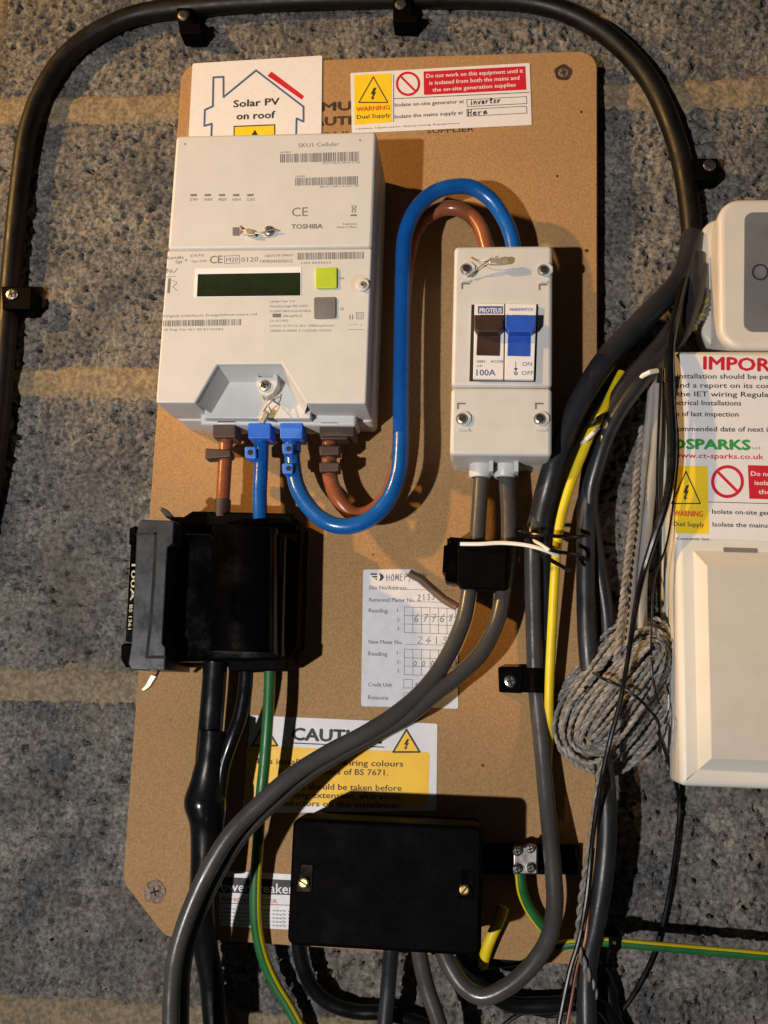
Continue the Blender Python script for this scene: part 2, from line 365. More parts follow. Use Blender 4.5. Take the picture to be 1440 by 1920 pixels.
def screw(name, px, py, r_px, h0, h1, mt, parent, slot='cross', dome=.25, sl=.3):
    c = at(px, py, h1); e = at(px+r_px, py, h1); r = abs(e[0]-c[0]); mb = MB()
    n = 20; rings = [(1, 0), (1, .55), (.88, .85), (.6, 1.0)]; vs = []
    H = h1-h0
    for q, t in rings: vs += [(c[0]+r*q*cos(2*pi*i/n), c[1]+r*q*sin(2*pi*i/n), h0+H*t) for i in range(n)]
    fs = [[k*n+i, k*n+(i+1) % n, (k+1)*n+(i+1) % n, (k+1)*n+i] for k in range(3) for i in range(n)]
    mb.add(vs, fs); mb.add(vs[-n:], [list(range(n))], 0, False)
    for k in range(2 if slot == 'cross' else 1):
        a = sl+k*pi/2; d = Vector((cos(a), sin(a))); nn = Vector((-d.y, d.x))*r*.13; d = d*r*(.62 if slot == 'cross' else .92)
        q = [Vector(c[:2])+d+nn, Vector(c[:2])-d+nn, Vector(c[:2])-d-nn, Vector(c[:2])+d-nn]
        hh = h1+.06+.02*k
        mb.add([(v.x, v.y, hh) for v in q], [[0, 1, 2, 3]], 1, False)
    return mb.build(name, [mt, M['dark']], parent)

# ---------------------------------------------------------------- the wall: concrete blocks in mortar
wall = bpy.data.objects.new('wall', None); COL.objects.link(wall); wall['kind'] = 'structure'; wall['label'] = 'rough dense concrete block wall with smeared sandy mortar joints'
ORG['wall'] = (0, 0, 0)
X0, X1 = -560, 420
def fb(x, z, s, o=3, y=0):
    return noise.fractal(Vector((x/s, y, z/s)), 1.0, 2.0, o)
def block_h(x, z, x0, x1, z0, z1):
    e = min(x-x0, x1-x, z-z0, z1-z)+3.6*noise.noise(Vector((x/14, 3.3, z/14)))+2.6*noise.noise(Vector((x/5, 8.3, z/5)))
    rg = .75+.75*noise.noise(Vector((x/55, 9, z/55)))
    h = .8*fb(x, z, 38, 3)+max(.35, rg)*(2.1*noise.fractal(Vector((x/8.5, 7, z/6.5)), .55, 2.1, 5))
    pit = noise.fractal(Vector((x/5.2, 21, z/4.2)), .7, 2.0, 3)+.35*noise.noise(Vector((x/24, 5, z/24)))
    if pit > .42: h -= min(6.5, (pit-.42)*24)
    big = noise.fractal(Vector((x/9, 33, z/6.5)), .8, 2.0, 3)+.5*noise.noise(Vector((x/40, 15, z/40)))
    if big > .62: h -= min(7.5, (big-.62)*34)
    if e < 5: h -= (5-e)**1.35*.42
    return max(h, -9.0)
def block(x0, x1, z0, z1):
    st = 1.4; nx = int((x1-x0)/st)+1; nz = int((z1-z0)/st)+1; mb = MB(); vs = []
    for j in range(nz+1):
        z = z0+(z1-z0)*j/nz
        for i in range(nx+1):
            x = x0+(x1-x0)*i/nx; vs.append((x, z, block_h(x, z, x0, x1, z0, z1)))
    W_ = nx+1
    fs = [[j*W_+i, j*W_+i+1, (j+1)*W_+i+1, (j+1)*W_+i] for j in range(nz) for i in range(nx)]
    mb.add(vs, fs)
    rim = [i for i in range(W_)]+[j*W_+nx for j in range(1, nz+1)]+[nz*W_+i for i in range(nx-1, -1, -1)]+[j*W_ for j in range(nz-1, 0, -1)]
    n = len(rim); sv = [vs[i] for i in rim]+[(vs[i][0], vs[i][1], -60) for i in rim]
    mb.add(sv, [[i, n+i, n+(i+1) % n, (i+1) % n] for i in range(n)])
    return mb.build('concrete_block', M['block'], wall, sharp=0)
ZC = [664, 444, 221, -1, -218, -436]
JN = [(-404, 300), (-520, -95, 355), (-372, 128), (-420, 206), (-440, 25)]
for ci in range(5):
    zt, zb = ZC[ci], ZC[ci+1]; xs = [X0-20]+list(JN[ci])+[X1+20]
    for a, b in zip(xs[:-1], xs[1:]):
        block(a+6, b-6, zb+7, zt-7)
mb = MB()
def mortar_h(x, z, d=0): return 1.3-max(0, d-8)*.55+1.5*noise.fractal(Vector((x/22, 50, z/16)), .6, 2.1, 4)+.45*noise.fractal(Vector((x/4, 60, z/4)), .5, 2.1, 3)
def strip(x0, x1, z0, z1, st=1.8, ver=False):
    nx = max(2, int((x1-x0)/st)); nz = max(2, int((z1-z0)/st)); vs = []
    for j in range(nz+1):
        for i in range(nx+1):
            x = x0+(x1-x0)*i/nx; z = z0+(z1-z0)*j/nz; vs.append((x, z, mortar_h(x, z, abs(x-(x0+x1)/2) if ver else abs(z-(z0+z1)/2))))
    mb.add(vs, [[j*(nx+1)+i, j*(nx+1)+i+1, (j+1)*(nx+1)+i+1, (j+1)*(nx+1)+i] for j in range(nz) for i in range(nx)])
for z in ZC: strip(X0, X1, z-19, z+19)
for ci in range(5):
    for x in JN[ci]: strip(x-16, x+16, ZC[ci+1]+16, ZC[ci]-16, ver=True)
mo = mb.build('mortar', M['mortar'], wall, sharp=0)

# ---------------------------------------------------------------- backboard
BH = 15.0
bl = at(237, 1690, BH); tr = at(1112, 95, BH); tl = at(345, 112, BH)
xl0, zb0 = -236, -154; xr0, zt0 = tr[0]+1, tr[1]
bp = rpoly([(-237, zb0), (88, zb0-3), (xr0+4, zt0), (-238, zt0-2)], 20, 8)
# bottom corners are cut off at a slant
bp = rpoly([(-236.5, -128), (-205, -161), (73, -163), (xr0+2, zt0), (-238.5, zt0-1)], 14, 6)
board = thing('backboard', 'tan chipboard meter backboard with rounded corners screwed to the block wall', 'board', (-80, -160, 0))
mb = MB(); prism(mb, bp, 4, BH, .8, 2); mb.build('panel', M['board'], board)
mb = MB(); prism(mb, rect(-225, -195, -130, 450), -2, 3.9); prism(mb, rect(40, 65, -130, 450), -2, 3.9); mb.build('batten', M['board'], board)
for x, y, r in ((1056, 136, 17), (290, 1672, 21)):
    mb = MB(); c = at(x, y, BH+.05); rr = at(x+r, y, BH+.05)[0]-c[0]; n = 22
    vs = [(c[0]+q*rr*(1+.06*sin(5*2*pi*i/n+x))*cos(2*pi*i/n), c[1]+q*rr*(1+.06*sin(5*2*pi*i/n+x))*sin(2*pi*i/n), BH+hq) for q, hq in ((1.0, .03), (.93, .32), (.72, .06), (.5, .05)) for i in range(n)]
    mb.add(vs, [[k*n+i, k*n+(i+1) % n, (k+1)*n+(i+1) % n, (k+1)*n+i] for k in range(3) for i in range(n)]); mb.build('countersink', M['browncap'] if x > 500 else M['rust'], board)
    screw('screw_head', x, y, r*.62, BH-.4, BH+.2, M['rust'], board)
mb = MB()
txt(mb, 'MUST', (602, 208), (704, 204), BH+.06, 17, .05)
txt(mb, 'AUTHORISED', (584, 236), (790, 228), BH+.06, 17, .05)
txt(mb, 'ONLY', (600, 262), (680, 258), BH+.06, 14, .05)
txt(mb, 'SUPPLIER', (800, 250), (889, 246), BH+.06, 9, .02)
mb.build('lettering', mat('faded_print', (.05, .028, .02), .8, var=.3), board)

for x, y, r in ((828, 1287, 4), (905, 1435, 3), (1100, 470, 4), (700, 1040, 2), (320, 1350, 3), (430, 1010, 3), (1045, 330, 3), (1090, 210, 3)):
    mb = MB(); c = at(x, y, BH+.04); prism(mb, [(c[0]+r*.36*(1+.25*sin(3*i+x))*cos(2*pi*i/10), c[1]+r*.36*(1+.25*cos(2*i+y))*sin(2*pi*i/10)) for i in range(10)], BH-.5, BH+.05); mb.build('nail_hole', M['browncap'], board)
# ---------------------------------------------------------------- stickers on the board
LH = BH+.5; TH = LH+.12
def sticker(name, label, pts, m, r=1.2, cat='sticker', h0=BH+.05, h1=LH, group=None):
    c = at(pts[0][0], pts[0][1], h1); t = thing(name, label, cat, (c[0], c[1], h0), group)
    mb = MB(); pprism(mb, pts, h0, h1, r); mb.build('backing', m, t); return t
# solar label
t = sticker('solar_sticker', 'white sticker with blue house outline and red bar, tucked behind the meter top', [(361, 119), (604, 104), (602, 290), (352, 290)], M['paper'], 1.5, h0=BH+.05, h1=BH+1.0)
h = BH+1.12; mb = MB()
house = [(396, 262), (397, 232), (383, 236), (384, 206), (399, 199), (400, 145), (419, 144), (419, 182), (480, 132), (569, 200), (569, 228), (556, 222), (555, 262)]
line(mb, house, 3.6, h); mb.build('house_outline', M['inkhouse'], t)
mb = MB(); flat(mb, [(509, 134), (570, 180), (566, 187), (501, 142)], h); mb.build('red_bar', M['red'], t)
mb = MB(); txt(mb, 'Solar PV', (437, 201), (524, 196), h, 14, .025); txt(mb, 'on roof', (443, 224), (516, 221), h, 14, .025); mb.build('lettering', M['ink'], t)
mb = MB(); flat(mb, [(438, 237), (515, 234), (515, 280), (438, 282)], h-.05, 1); line(mb, [(439, 280), (439, 237), (515, 234), (515, 280)], 2.2, h, 0)
flat(mb, [(478, 243), (484, 254), (471, 254)], h+.02, 0); mb.build('warning_panel', [M['ink'], M['yellow']], t)

def dual_supply(t, q, h, mapf):
    """q maps unit label coords (0..1, 0..1 from its top left) into the picture"""
# warning label, top
t = sticker('warning_sticker', 'white dual supply warning sticker with red and yellow blocks at the top of the board', [(657, 137), (993, 118), (997, 234), (660, 250)], M['paper'], .8)
mb = MB(); flat(mb, [(664, 141), (734, 137), (735, 229), (665, 234)], TH); mb.build('yellow_block', M['yellow'], t)
mb = MB(); bolt_tri(None, mb, (700, 168), 27, 24, TH+.05, 2); txt(mb, 'Dual Supply', (669, 223), (732, 219), TH+.08, 8, .01)
line(mb, [(738, 185), (992, 173)], 1.2, TH); line(mb, [(738, 140), (738, 228)], 1.2, TH)
txt(mb, 'Isolate on-site generator at', (740, 200), (870, 193), TH, 7.5, .008)
txt(mb, 'Isolate the mains supply at', (740, 222), (868, 214), TH, 7.5, .008)
txt(mb, 'Unless Operation Generating Equipment', (668, 243), (862, 232), TH, 3.2)
for y in (183, 201): line(mb, [(875, y+4), (987, y-2), (988, y+11), (876, y+17)], 1, TH, 0, True)
mb.build('lettering', M['ink'], t)
mb = MB(); txt(mb, 'WARNING', (668, 209), (731, 205), TH+.1, 9, .02); mb.build('red_lettering', M['orred'], t)
mb = MB(); noring(mb, (765, 157), 23, TH, 4.5); mb.build('prohibition_sign', M['red'], t)
mb = MB(); flat(mb, [(794, 134), (985, 124), (987, 168), (795, 178)], TH); mb.build('red_panel', M['red'], t)
mb = MB()
for i, s in enumerate(('Do not work on this equipment until it', 'is isolated from both the mains and', 'the on-site generation supplies')):
    txt(mb, s, (799+i*6, 146+13*i), (981-i*7, 136+13*i), TH+.1, 8, .012)
mb.build('white_lettering', M['paper'], t)
mb = MB(); hand(mb, 'inverter', (881, 196), (940, 192), TH+.05, 10, 1.9); hand(mb, 'Here', (877, 217), (916, 213), TH+.05, 11, 1.9); mb.build('handwriting', M['ink'], t)
# meter record card
card = [(681, 1068), (772, 1067), (792, 1078), (812, 1096), (836, 1117), (858, 1130), (859, 1329), (677, 1324)]
t = sticker('meter_record_card', 'white meter record card with handwritten grids and a peeled shadow-brown corner, behind the grey cables', card, M['card'], 1.6, 'card')
mb = MB()
for s, x0, x1, y in (('Site No/Address', 692, 762, 1106), ('Removed Meter No.', 692, 778, 1129), ('Reading', 691, 727, 1149), ('New Meter No.', 691, 754, 1208), ('Reading', 690, 726, 1230), ('Credit Unit', 690, 735, 1288), ('Reasons', 690, 728, 1312), ('Date', 779, 805, 1289)):
    txt(mb, s, (x0, y-1), (x1, y), TH, 7.5, .01)
for y0 in (1138, 1217):
    for i in range(3): txt(mb, '%d:' % (i+1), (744, y0+10+17*i), (751, y0+10+17*i), TH, 6.5)
    for i in range(4): line(mb, [(758, y0+16*i), (855, y0+3+16*i)], .9, TH)
    for i in range(7): line(mb, [(758+16*i, y0+.5*i), (758+16*i, y0+48+.5*i)], .9, TH)
line(mb, [(762, 1105), (852, 1108)], .8, TH); line(mb, [(780, 1128), (852, 1130)], .8, TH); line(mb, [(760, 1208), (850, 1210)], .8, TH)
line(mb, pxr(757, 1274, 773, 1290), .9, TH, 0, True); line(mb, pxr(757, 1299, 773, 1313), .9, TH, 0, True)
mb.build('lettering', M['ink2'], t)
mb = MB(); hand(mb, 'HOMEF/MEN', (724, 1089), (800, 1087), TH+.02, 12); hand(mb, '2133', (783, 1127), (818, 1124), TH+.02, 12)
for i, c in enumerate('67768'): hand(mb, c, (776+16*i, 1166), (789+16*i, 1166), TH+.02, 15)
hand(mb, '24136', (782, 1206), (858, 1207), TH+.02, 13)
for i in range(6): hand(mb, '0', (774+16*i, 1249), (785+16*i, 1249), TH+.02, 11)
mb.build('handwriting', M['pen'], t)
mb = MB(); flat(mb, [(694, 1075), (707, 1075), (707, 1078), (695, 1078)], TH); flat(mb, [(697, 1080), (707, 1080), (707, 1083), (699, 1083)], TH); flat(mb, [(701, 1085), (707, 1085), (707, 1088)], TH)
flat(mb, [(711, 1074), (717, 1077), (720, 1082), (717, 1087), (711, 1090), (713, 1082)], TH); mb.build('logo', M['ink'], t)
mb = MB(); a = [(770, 1067), (792, 1078), (812, 1096), (836, 1117), (860, 1131)]; vs = []; K = 5
for k in range(K):
    tt = k/(K-1); 
    for (x, y) in a: vs.append(at(x-15*tt*sin(tt*1.6)*.6, y+13*tt, LH+3.5*sin(tt*2.6)))
mb.add(vs, [[k*5+i, k*5+i+1, (k+1)*5+i+1, (k+1)*5+i] for k in range(K-1) for i in range(4)]); mb.build('curled_corner', mat('curl_shade_brown', (.17, .11, .065), .7, var=.2), t)  # dark brown of the curl paints the shadow line along its edge
# caution label
t = sticker('caution_sticker', 'white and amber caution sticker with lightning triangles, behind the grey cables', [(470, 1341), (820, 1357), (818, 1520), (455, 1525)], M['paper'], 1.2, h1=BH+.4)
h = BH+.55; mb = MB(); prism(mb, rpoly(P([(463, 1398), (806, 1410), (803, 1512), (458, 1510)], BH+.5), 2.5), BH+.4, BH+.5); mb.build('amber_panel', M['orange'], t)
mb = MB(); flat(mb, [(761, 1369), (787, 1411), (737, 1409)], h); mb.build('amber_triangle', M['orange'], t)
mb = MB(); flat(mb, [(492, 1358), (520, 1400), (472, 1398)], h); mb.build('amber_triangle', M['orange'], t)
mb = MB(); bolt_tri(None, mb, (762, 1389), 25, 21, h+.05, 3.2); bolt_tri(None, mb, (496, 1378), 24, 20, h+.05, 3.2)
txt(mb, 'CAUTION', (546, 1387), (716, 1394), h, 22, .036); line(mb, [(546, 1393), (720, 1401)], 2, h)
for s, x0, x1, y in (('This installation has wiring colours', 478, 756, 1432), ('to two versions of BS 7671.', 522, 728, 1450), ('Great care should be taken before', 492, 753, 1478), ('undertaking extension, alteration', 486, 750, 1494), ('of conductors on this installation', 490, 748, 1510)):
    txt(mb, s, (x0, y-(x1-x0)*.0), (x1, y+(x1-x0)*.02), h+.08, 10.5, .012)
mb.build('lettering', M['ink'], t)
# breaker label
t = sticker('breaker_sticker', 'black and white printed sticker partly hidden behind the lower cables, left of the black box', [(410, 1632), (560, 1640), (560, 1744), (412, 1736)], M['paper'], .6)
mb = MB(); flat(mb, [(410, 1644), (560, 1651), (560, 1679), (410, 1673)], TH); line(mb, [(412, 1693), (560, 1698)], 1.2, TH)
for i in range(5): txt(mb, 'before removal isolate supply unit', (414, 1705+7*i), (556, 1710+7*i), TH, 3.5)
mb.build('print', M['ink'], t)
mb = MB(); txt(mb, 'PowerBreaker', (402, 1670), (551, 1676), TH+.08, 17, .012); mb.build('white_lettering', M['paper'], t)
mb = MB(); txt(mb, 'REMOVE COVER', (416, 1690), (520, 1694), TH+.05, 7, .01); mb.build('red_lettering', M['orred'], t)

# ---------------------------------------------------------------- smart meter
FH = 80.0
MT = thing('smart_meter', 'large white smart electricity meter with dark green display on the upper left of the board', 'meter', (-147, 180, BH))
mxl, mxr = -216.2, -78.0; seam = at(500, 466.5, FH)[1]; mzb = 182.0; mzt = 372.0
mb = MB(); prism(mb, rpoly(rect(mxl, mxr, seam+.35, mzt), 3.0), 30, FH, 2.0); hub = mb.build('communications_hub', M['white'], MT)
# lower body: front plate with a trapezoid notch + sloping pocket
def mp(x, y, h=FH): return at(x, y, h)[:2]
nA, nB, nC, nD = mp(366, 757), mp(408, 684), mp(528, 683), mp(574, 761)
fp = [(mxl, mzb), (nA[0], mzb), nB, nC, (nD[0], mzb), (mxr, mzb), (mxr, seam-.35), (mxl, seam-.35)]
mb = MB(); prism(mb, rpoly(fp, 1.6, 4), 42, FH, 1.2)
mb.build('front_cover', M['white'], MT)
pf = 60.0
fl = [mp(396, 775, pf), mp(430, 716, pf+1), mp(534, 716, pf+1), mp(571, 776, pf)]
rim = [(nA[0]-.7, mzb+.2), (nB[0]-.3, nB[1]+.6), (nC[0]+.3, nC[1]+.6), (nD[0]+.7, mzb+.2)]
mb = MB(); vs = [(x, z, FH-.9) for x, z in rim]+[(x, z, pf) for x, z in fl]
mb.add(vs, [[0, 4, 5, 1], [1, 5, 6, 2], [2, 6, 7, 3]], 0, False); mb.add(vs[4:], [[0, 3, 2, 1]], 0, False)
prism(mb, rect(nA[0]+.6, nD[0]-.6, 177.5, nB[1]-.4), 42, pf-.15, .8)
mb.build('seal_pocket', M['white'], MT)
# back case, slightly larger below
mb = MB(); prism(mb, rpoly(rect(mxl+2, mxr+.5, mzb-1.5, mzt-1.2), 4), BH+.2, 41.8, 1.0)
prism(mb, rpoly(rect(mxl+22, mxr-10, mzb-7, mzb+4), 2), 30, 52, 3); mb.build('rear_case', M['white'], MT)
# clear lip beneath
mb = MB()
for x0, x1 in ((408, 445), (598, 640), (590, 636)): pass
prism(mb, rpoly(P(pxr(386, 786, 642, 793), 50), .8), 24, 50, .8)
pprism(mb, pxr(406, 788, 444, 796), 26, 52, 1, .8); pprism(mb, pxr(600, 790, 636, 798), 26, 52, 1, .8)
mb.build('terminal_lip', M['alarm'], MT)
# display
mb = MB(); prism(mb, rpoly(P([(366, 504), (565, 500), (565, 555), (363, 558)], FH+.3), .5), FH-.5, FH+.3); lf = mb.build('display_bezel', M['lcdframe'], MT)
mb = MB(); pprism(mb, [(371, 514), (563, 511), (563, 554), (369, 556)], FH, FH+.45, .4); mb.build('display', M['lcd'], MT)
mb = MB(); pprism(mb, [(591, 502), (632, 501), (632, 540), (591, 541)], FH-.5, FH+1.6, 1.4, .6); mb.build('green_button', M['btn_g'], MT)
mb = MB(); pprism(mb, [(588, 557), (630, 556), (630, 596), (588, 597)], FH-.5, FH+1.2, 1.4, .6); mb.build('grey_button', M['btn_k'], MT)
# printed text
th = FH+.08; mb = MB()
txt(mb, 'SKU1 Cellular', (559, 276), (636, 273), th, 8)
barcode(mb, [(525, 289), (675, 284), (675, 302), (525, 305)], th); txt(mb, '5017-9632-4410-7726', (604, 308), (675, 306), th, 4)
barcode(mb, [(553, 334), (673, 330), (673, 346), (553, 348)], th); txt(mb, '80-71-4A-19-0C-3E', (600, 352), (672, 350), th, 4)
txt(mb, 'IMEI', (526, 288), (545, 287), th, 4); txt(mb, 'GUID', (554, 333), (572, 332), th, 4)
for i, s in enumerate(('SW', 'WAN', 'MESH', 'HAN', 'GAS')):
    x = 357+26.6*i; flat(mb, [(x, 364), (x+12, 363.5), (x+12, 367.5), (x, 368)], th); txt(mb, s, (x-1, 377), (x+14, 376.5), th, 6)
txt(mb, 'CE', (547, 406), (577, 405), th, 18)
txt(mb, 'TOSHIBA', (546, 429), (605, 428), th, 9, .025); txt(mb, 'Telefonica', (642, 422), (669, 421), th, 4); txt(mb, 'Made in Malta', (632, 428), (669, 427), th, 4)
line(mb, [(659, 386), (668, 397)], 1, th); line(mb, [(668, 386), (659, 397)], 1, th); line(mb, [(660, 386), (668, 386), (666, 398), (661, 398)], .9, th, 0, True); flat(mb, [(657, 402), (669, 402), (669, 405), (657, 405)], th)
for x, y in ((347, 270), (675, 263)): flat(mb, [(x-1.5, y-1.5), (x+1.5, y-1.5), (x+1.5, y+1.5), (x-1.5, y+1.5)], th)
mb.build('lettering', M['ink2'], hub)
mb = MB()
txt(mb, 'Landis', (314, 486), (344, 485), th, 6, .01); txt(mb, 'Gyr', (329, 494), (343, 493), th, 6, .01); txt(mb, '+', (345, 491), (352, 491), th, 7, .01)
txt(mb, 'E470', (357, 482), (382, 481), th, 5); txt(mb, 'Type 5246', (358, 492), (387, 491), th, 4.5)
txt(mb, 'CE', (393, 494), (417, 493), th, 15, .01)
line(mb, [(421, 480), (449, 479), (449, 493), (421, 494)], 1, th, 0, True); txt(mb, 'M20', (424, 491), (446, 490), th, 8); txt(mb, '0120', (452, 491), (484, 490), th, 9)
txt(mb, 'GB7210-34621', (496, 482), (549, 480), th, 4.5); txt(mb, '19M0044503012', (488, 493), (548, 492), th, 6)
barcode(mb, [(558, 474), (683, 472), (683, 485), (558, 487)], th); txt(mb, '19M 0044503', (565, 495), (620, 494), th, 4)
txt(mb, 'kWh', (636, 524), (645, 524), th, 5); txt(mb, 'OK', (637, 582), (645, 582), th, 6)
for i, (s, x1) in enumerate((('Landis+Gyr Ltd', 552), ('Peterborough PE2 6WX', 577), ('U 230V 50Hz 0.25-5(100)A', 583), ('        1000 imp/kWh (T)', 566), ('Cat UC3 IP53', 540), ('LVDX 2170 CL.B/2 1000imp/kvarh', 627), ('C8000-N 40000 T C2Q508-13/2020', 621))):
    y = 567+9.2*i
    txt(mb, s.strip(), (506 if i != 3 else 531, y), (x1, y-.8), th, 4.2)
flat(mb, [(511, 588), (527, 588), (527, 595), (511, 595)], th)
txt(mb, 'Original code/Asset: Energy/Infrastructure Ltd', (306, 595), (481, 591), th, 5)
barcode(mb, [(306, 601), (453, 598), (453, 610), (306, 612)], th); txt(mb, '18 Reg: No 461-00-E7-53784', (307, 620), (418, 619), th, 4)
line(mb, pxr(668, 586, 681, 598), 1, th, 0, True); line(mb, pxr(671, 589, 678, 595), 1, th, 0, True); txt(mb, 'II', (655, 599), (662, 599), th, 10)
txt(mb, '-> P1 <-', (652, 610), (681, 610), th, 3); line(mb, [(652, 618), (681, 618)], .8, th)
txt(mb, 'N', (312, 512), (321, 512), th, 9); line(mb, [(322, 508), (326, 511), (333, 503)], 1.2, th)
line(mb, [(310, 519), (330, 518)], .9, th); line(mb, [(318, 523), (316, 548)], 5, th); line(mb, [(322, 525), (332, 530), (324, 538), (332, 545)], 1, th)
mb.build('lettering', M['ink2'], MT)
# screws and seals
screw('screw', 503, 431, 10, FH-1, FH+2.5, M['steel'], MT)
mb = MB(); pprism(mb, [(436, 426), (448, 426), (448, 441), (436, 441)], FH-1, FH+.6, .3); mb.build('slot', M['btn_k'], MT)
mb = MB(); tube(mb, pts3([(455, 431, FH+3), (470, 436, FH+3), (488, 437, FH+3), (500, 433, FH+3)]), .5, 6); tube(mb, pts3([(500, 433, FH+3), (512, 430, FH+3), (522, 433, FH+2)]), .5, 6)
tube(mb, pts3([(450, 424, FH+1), (454, 431, FH+3), (450, 438, FH+1)]), .6, 6); mb.build('seal_wire', M['wire'], MT)
mb = MB(); pprism(mb, [(456, 427), (474, 431), (480, 441), (463, 440)], FH+1, FH+4, .6, .5); mb.build('seal_tag', M['lead'], MT)
# round boss with screw on the right edge
mb = MB(); c = at(674, 531, FH+.1)
prism(mb, circ(c[0], c[1], 6.2, 24), FH-1, FH+.15); mb.build('screw_well', M['cream2'], MT)
mb = MB(); c = at(680, 532, FH+3); prism(mb, circ(c[0], c[1], 4.4, 20), FH-1, FH+2.4, .8); mb.build('screw_boss', M['white'], MT)
screw('screw', 680, 533, 7, FH+2, FH+3.4, M['lead'], MT)
# seal lug in pocket
mb = MB(); pprism(mb, [(481, 702), (486, 707), (512, 707), (514, 699), (520, 704), (520, 722), (512, 737), (500, 744), (488, 737), (481, 722)], pf-1, 69, 1, .8); mb.build('seal_lug', M['white'], MT)
screw('screw', 495, 722, 11, 69, 71, M['metal'], MT)
mb = MB(); tube(mb, pts3([(491, 742, 68), (496, 754, 70), (504, 762, 72), (509, 773, 66)]), .45, 6); tube(mb, pts3([(514, 741, 68), (508, 754, 70), (500, 762, 72), (494, 772, 68)]), .45, 6)
tube(mb, pts3([(493, 745, 67), (501, 751, 68), (512, 745, 67)]), .4, 6); mb.build('seal_wire', M['wire'], MT)
mb = MB(); pprism(mb, [(497, 768), (505, 773), (494, 794), (484, 789)], 66, 69, .6, .5); mb.build('seal_tag', M['lead'], MT)

# ---------------------------------------------------------------- cables
def cable(name, label, pts, r, m, cat='cable', group=None, seg=18, step=3, **kw):
    mb = MB(); tube(mb, pts3(pts), r, seg, step, **kw)
    return tag(mb.build(name, m), label, cat, group)
def cable_thing(name, label, pts, r, m, cat='cable', group=None, part='sheath', **kw):
    c = at(*pts[0]); t = thing(name, label, cat, c, group); mb = MB(); tube(mb, pts3(pts), r, 20, 3, **kw); mb.build(part, m, t); return t
# blue loop
tb = cable_thing('blue_cable', 'thick bright blue cable looping from the meter up and over into the isolator', [(546, 800, 44), (547, 836, 44), (549, 870, 46), (558, 915, 50), (582, 954, 54), (613, 979, 57), (650, 987, 58), (692, 974, 58), (724, 943, 58), (743, 902, 58), (751, 850, 57), (752, 745, 56), (754, 600, 56), (756, 500, 56), (760, 440, 55), (779, 394, 54), (812, 362, 52), (850, 350, 50), (886, 352, 47), (919, 373, 44), (943, 406, 42), (958, 440, 41), (966, 480, 40)], 5.35, M['blue'], wob=.03)
mb = MB(); pprism(mb, pxr(525, 793, 567, 822), 35, 53, .8, .8); mb.build('terminal_shroud', M['bluecap'], tb)
for y in (841, 878):
    mb = MB(); c = at(546, y, 46); q = [c, (c[0]+.3, c[1]-3.6, c[2])]; tube(mb, [(c[0], c[1]+2.4, c[2]), (c[0]+.5, c[1]-2.4, c[2])], 6.4, 20, 2); pprism(mb, [(529, y-10), (549, y-9), (549, y+10), (530, y+10)], 44, 56, 1, .8)
    mb.build('tie', M['bluecap'], tb)
    mb = MB(); c = at(541, y, 56.4); prism(mb, circ(c[0], c[1], 1.7, 14), 56.1, 56.5); mb.build('tie_hole', M['dark'], tb)
# brown loop
tb = cable_thing('brown_cable', 'thick brown cable looping behind the blue cable from meter to isolator', [(619, 800, 40), (618, 836, 40), (618, 885, 40), (626, 920, 40), (643, 948, 40), (668, 966, 38), (700, 957, 36), (728, 925, 33), (744, 870, 31), (752, 800, 30), (756, 600, 30), (766, 480, 31), (785, 422, 33), (817, 396, 35), (850, 390, 36), (880, 403, 38), (902, 430, 40), (916, 480, 40)], 5.2, M['brown'], wob=.03)
mb = MB(); pprism(mb, pxr(599, 797, 664, 818), 30, 50, .8, .8); pprism(mb, pxr(601, 816, 652, 824), 30, 48, .8, .8); mb.build('terminal_shroud', M['browncap'], tb)
for y in (845, 876):
    mb = MB(); c = at(618, y, 40); tube(mb, [(c[0], c[1]+2.9, c[2]), (c[0], c[1]-2.9, c[2])], 6.6, 20, 2); pprism(mb, [(598, y-9), (636, y-9), (636, y+8), (599, y+9)], 40, 49, 1, .8)
    mb.build('tie', M['browncap'], tb)
tb = cable_thing('brown_tail', 'short brown cable dropping from the meter into the black fuse holder', [(425, 800, 42), (424, 830, 43), (421, 880, 44), (418, 930, 45), (417, 952, 45)], 4.7, M['brown'], wob=.03)
mb = MB(); pprism(mb, pxr(399, 796, 441, 820), 34, 52, .8, .8); mb.build('terminal_shroud', mat('mid_brown_plastic', (.10, .055, .04), .5), tb)
mb = MB(); pprism(mb, [(384, 840), (433, 843), (433, 857), (384, 861)], 40, 50, 1.2, 1); mb.build('tie', M['browncap'], tb)
mb = MB(); c = at(417, 948, 45); tube(mb, [(c[0], c[1]+4, c[2]), (c[0], c[1]-8, c[2])], 5.6, 20, 2); mb.build('end_boot', M['browncap'], tb)
tb = cable_thing('blue_tail', 'short blue cable dropping from the meter into the black fuse holder', [(489, 800, 44), (490, 836, 45), (489, 880, 46), (487, 925, 47), (488, 975, 48)], 4.9, M['blue'], wob=.03)
mb = MB(); pprism(mb, pxr(465, 793, 507, 822), 35, 53, .8, .8); mb.build('terminal_shroud', M['bluecap'], tb)
mb = MB(); pprism(mb, [(458, 837), (480, 837), (481, 861), (459, 859)], 42, 53, 1.4, 1); mb.build('tie', M['bluecap'], tb)
mb = MB(); c = at(469, 848, 53.4); prism(mb, circ(c[0], c[1], 1.9, 14), 53, 53.3); mb.build('tie_hole', M['dark'], tb)

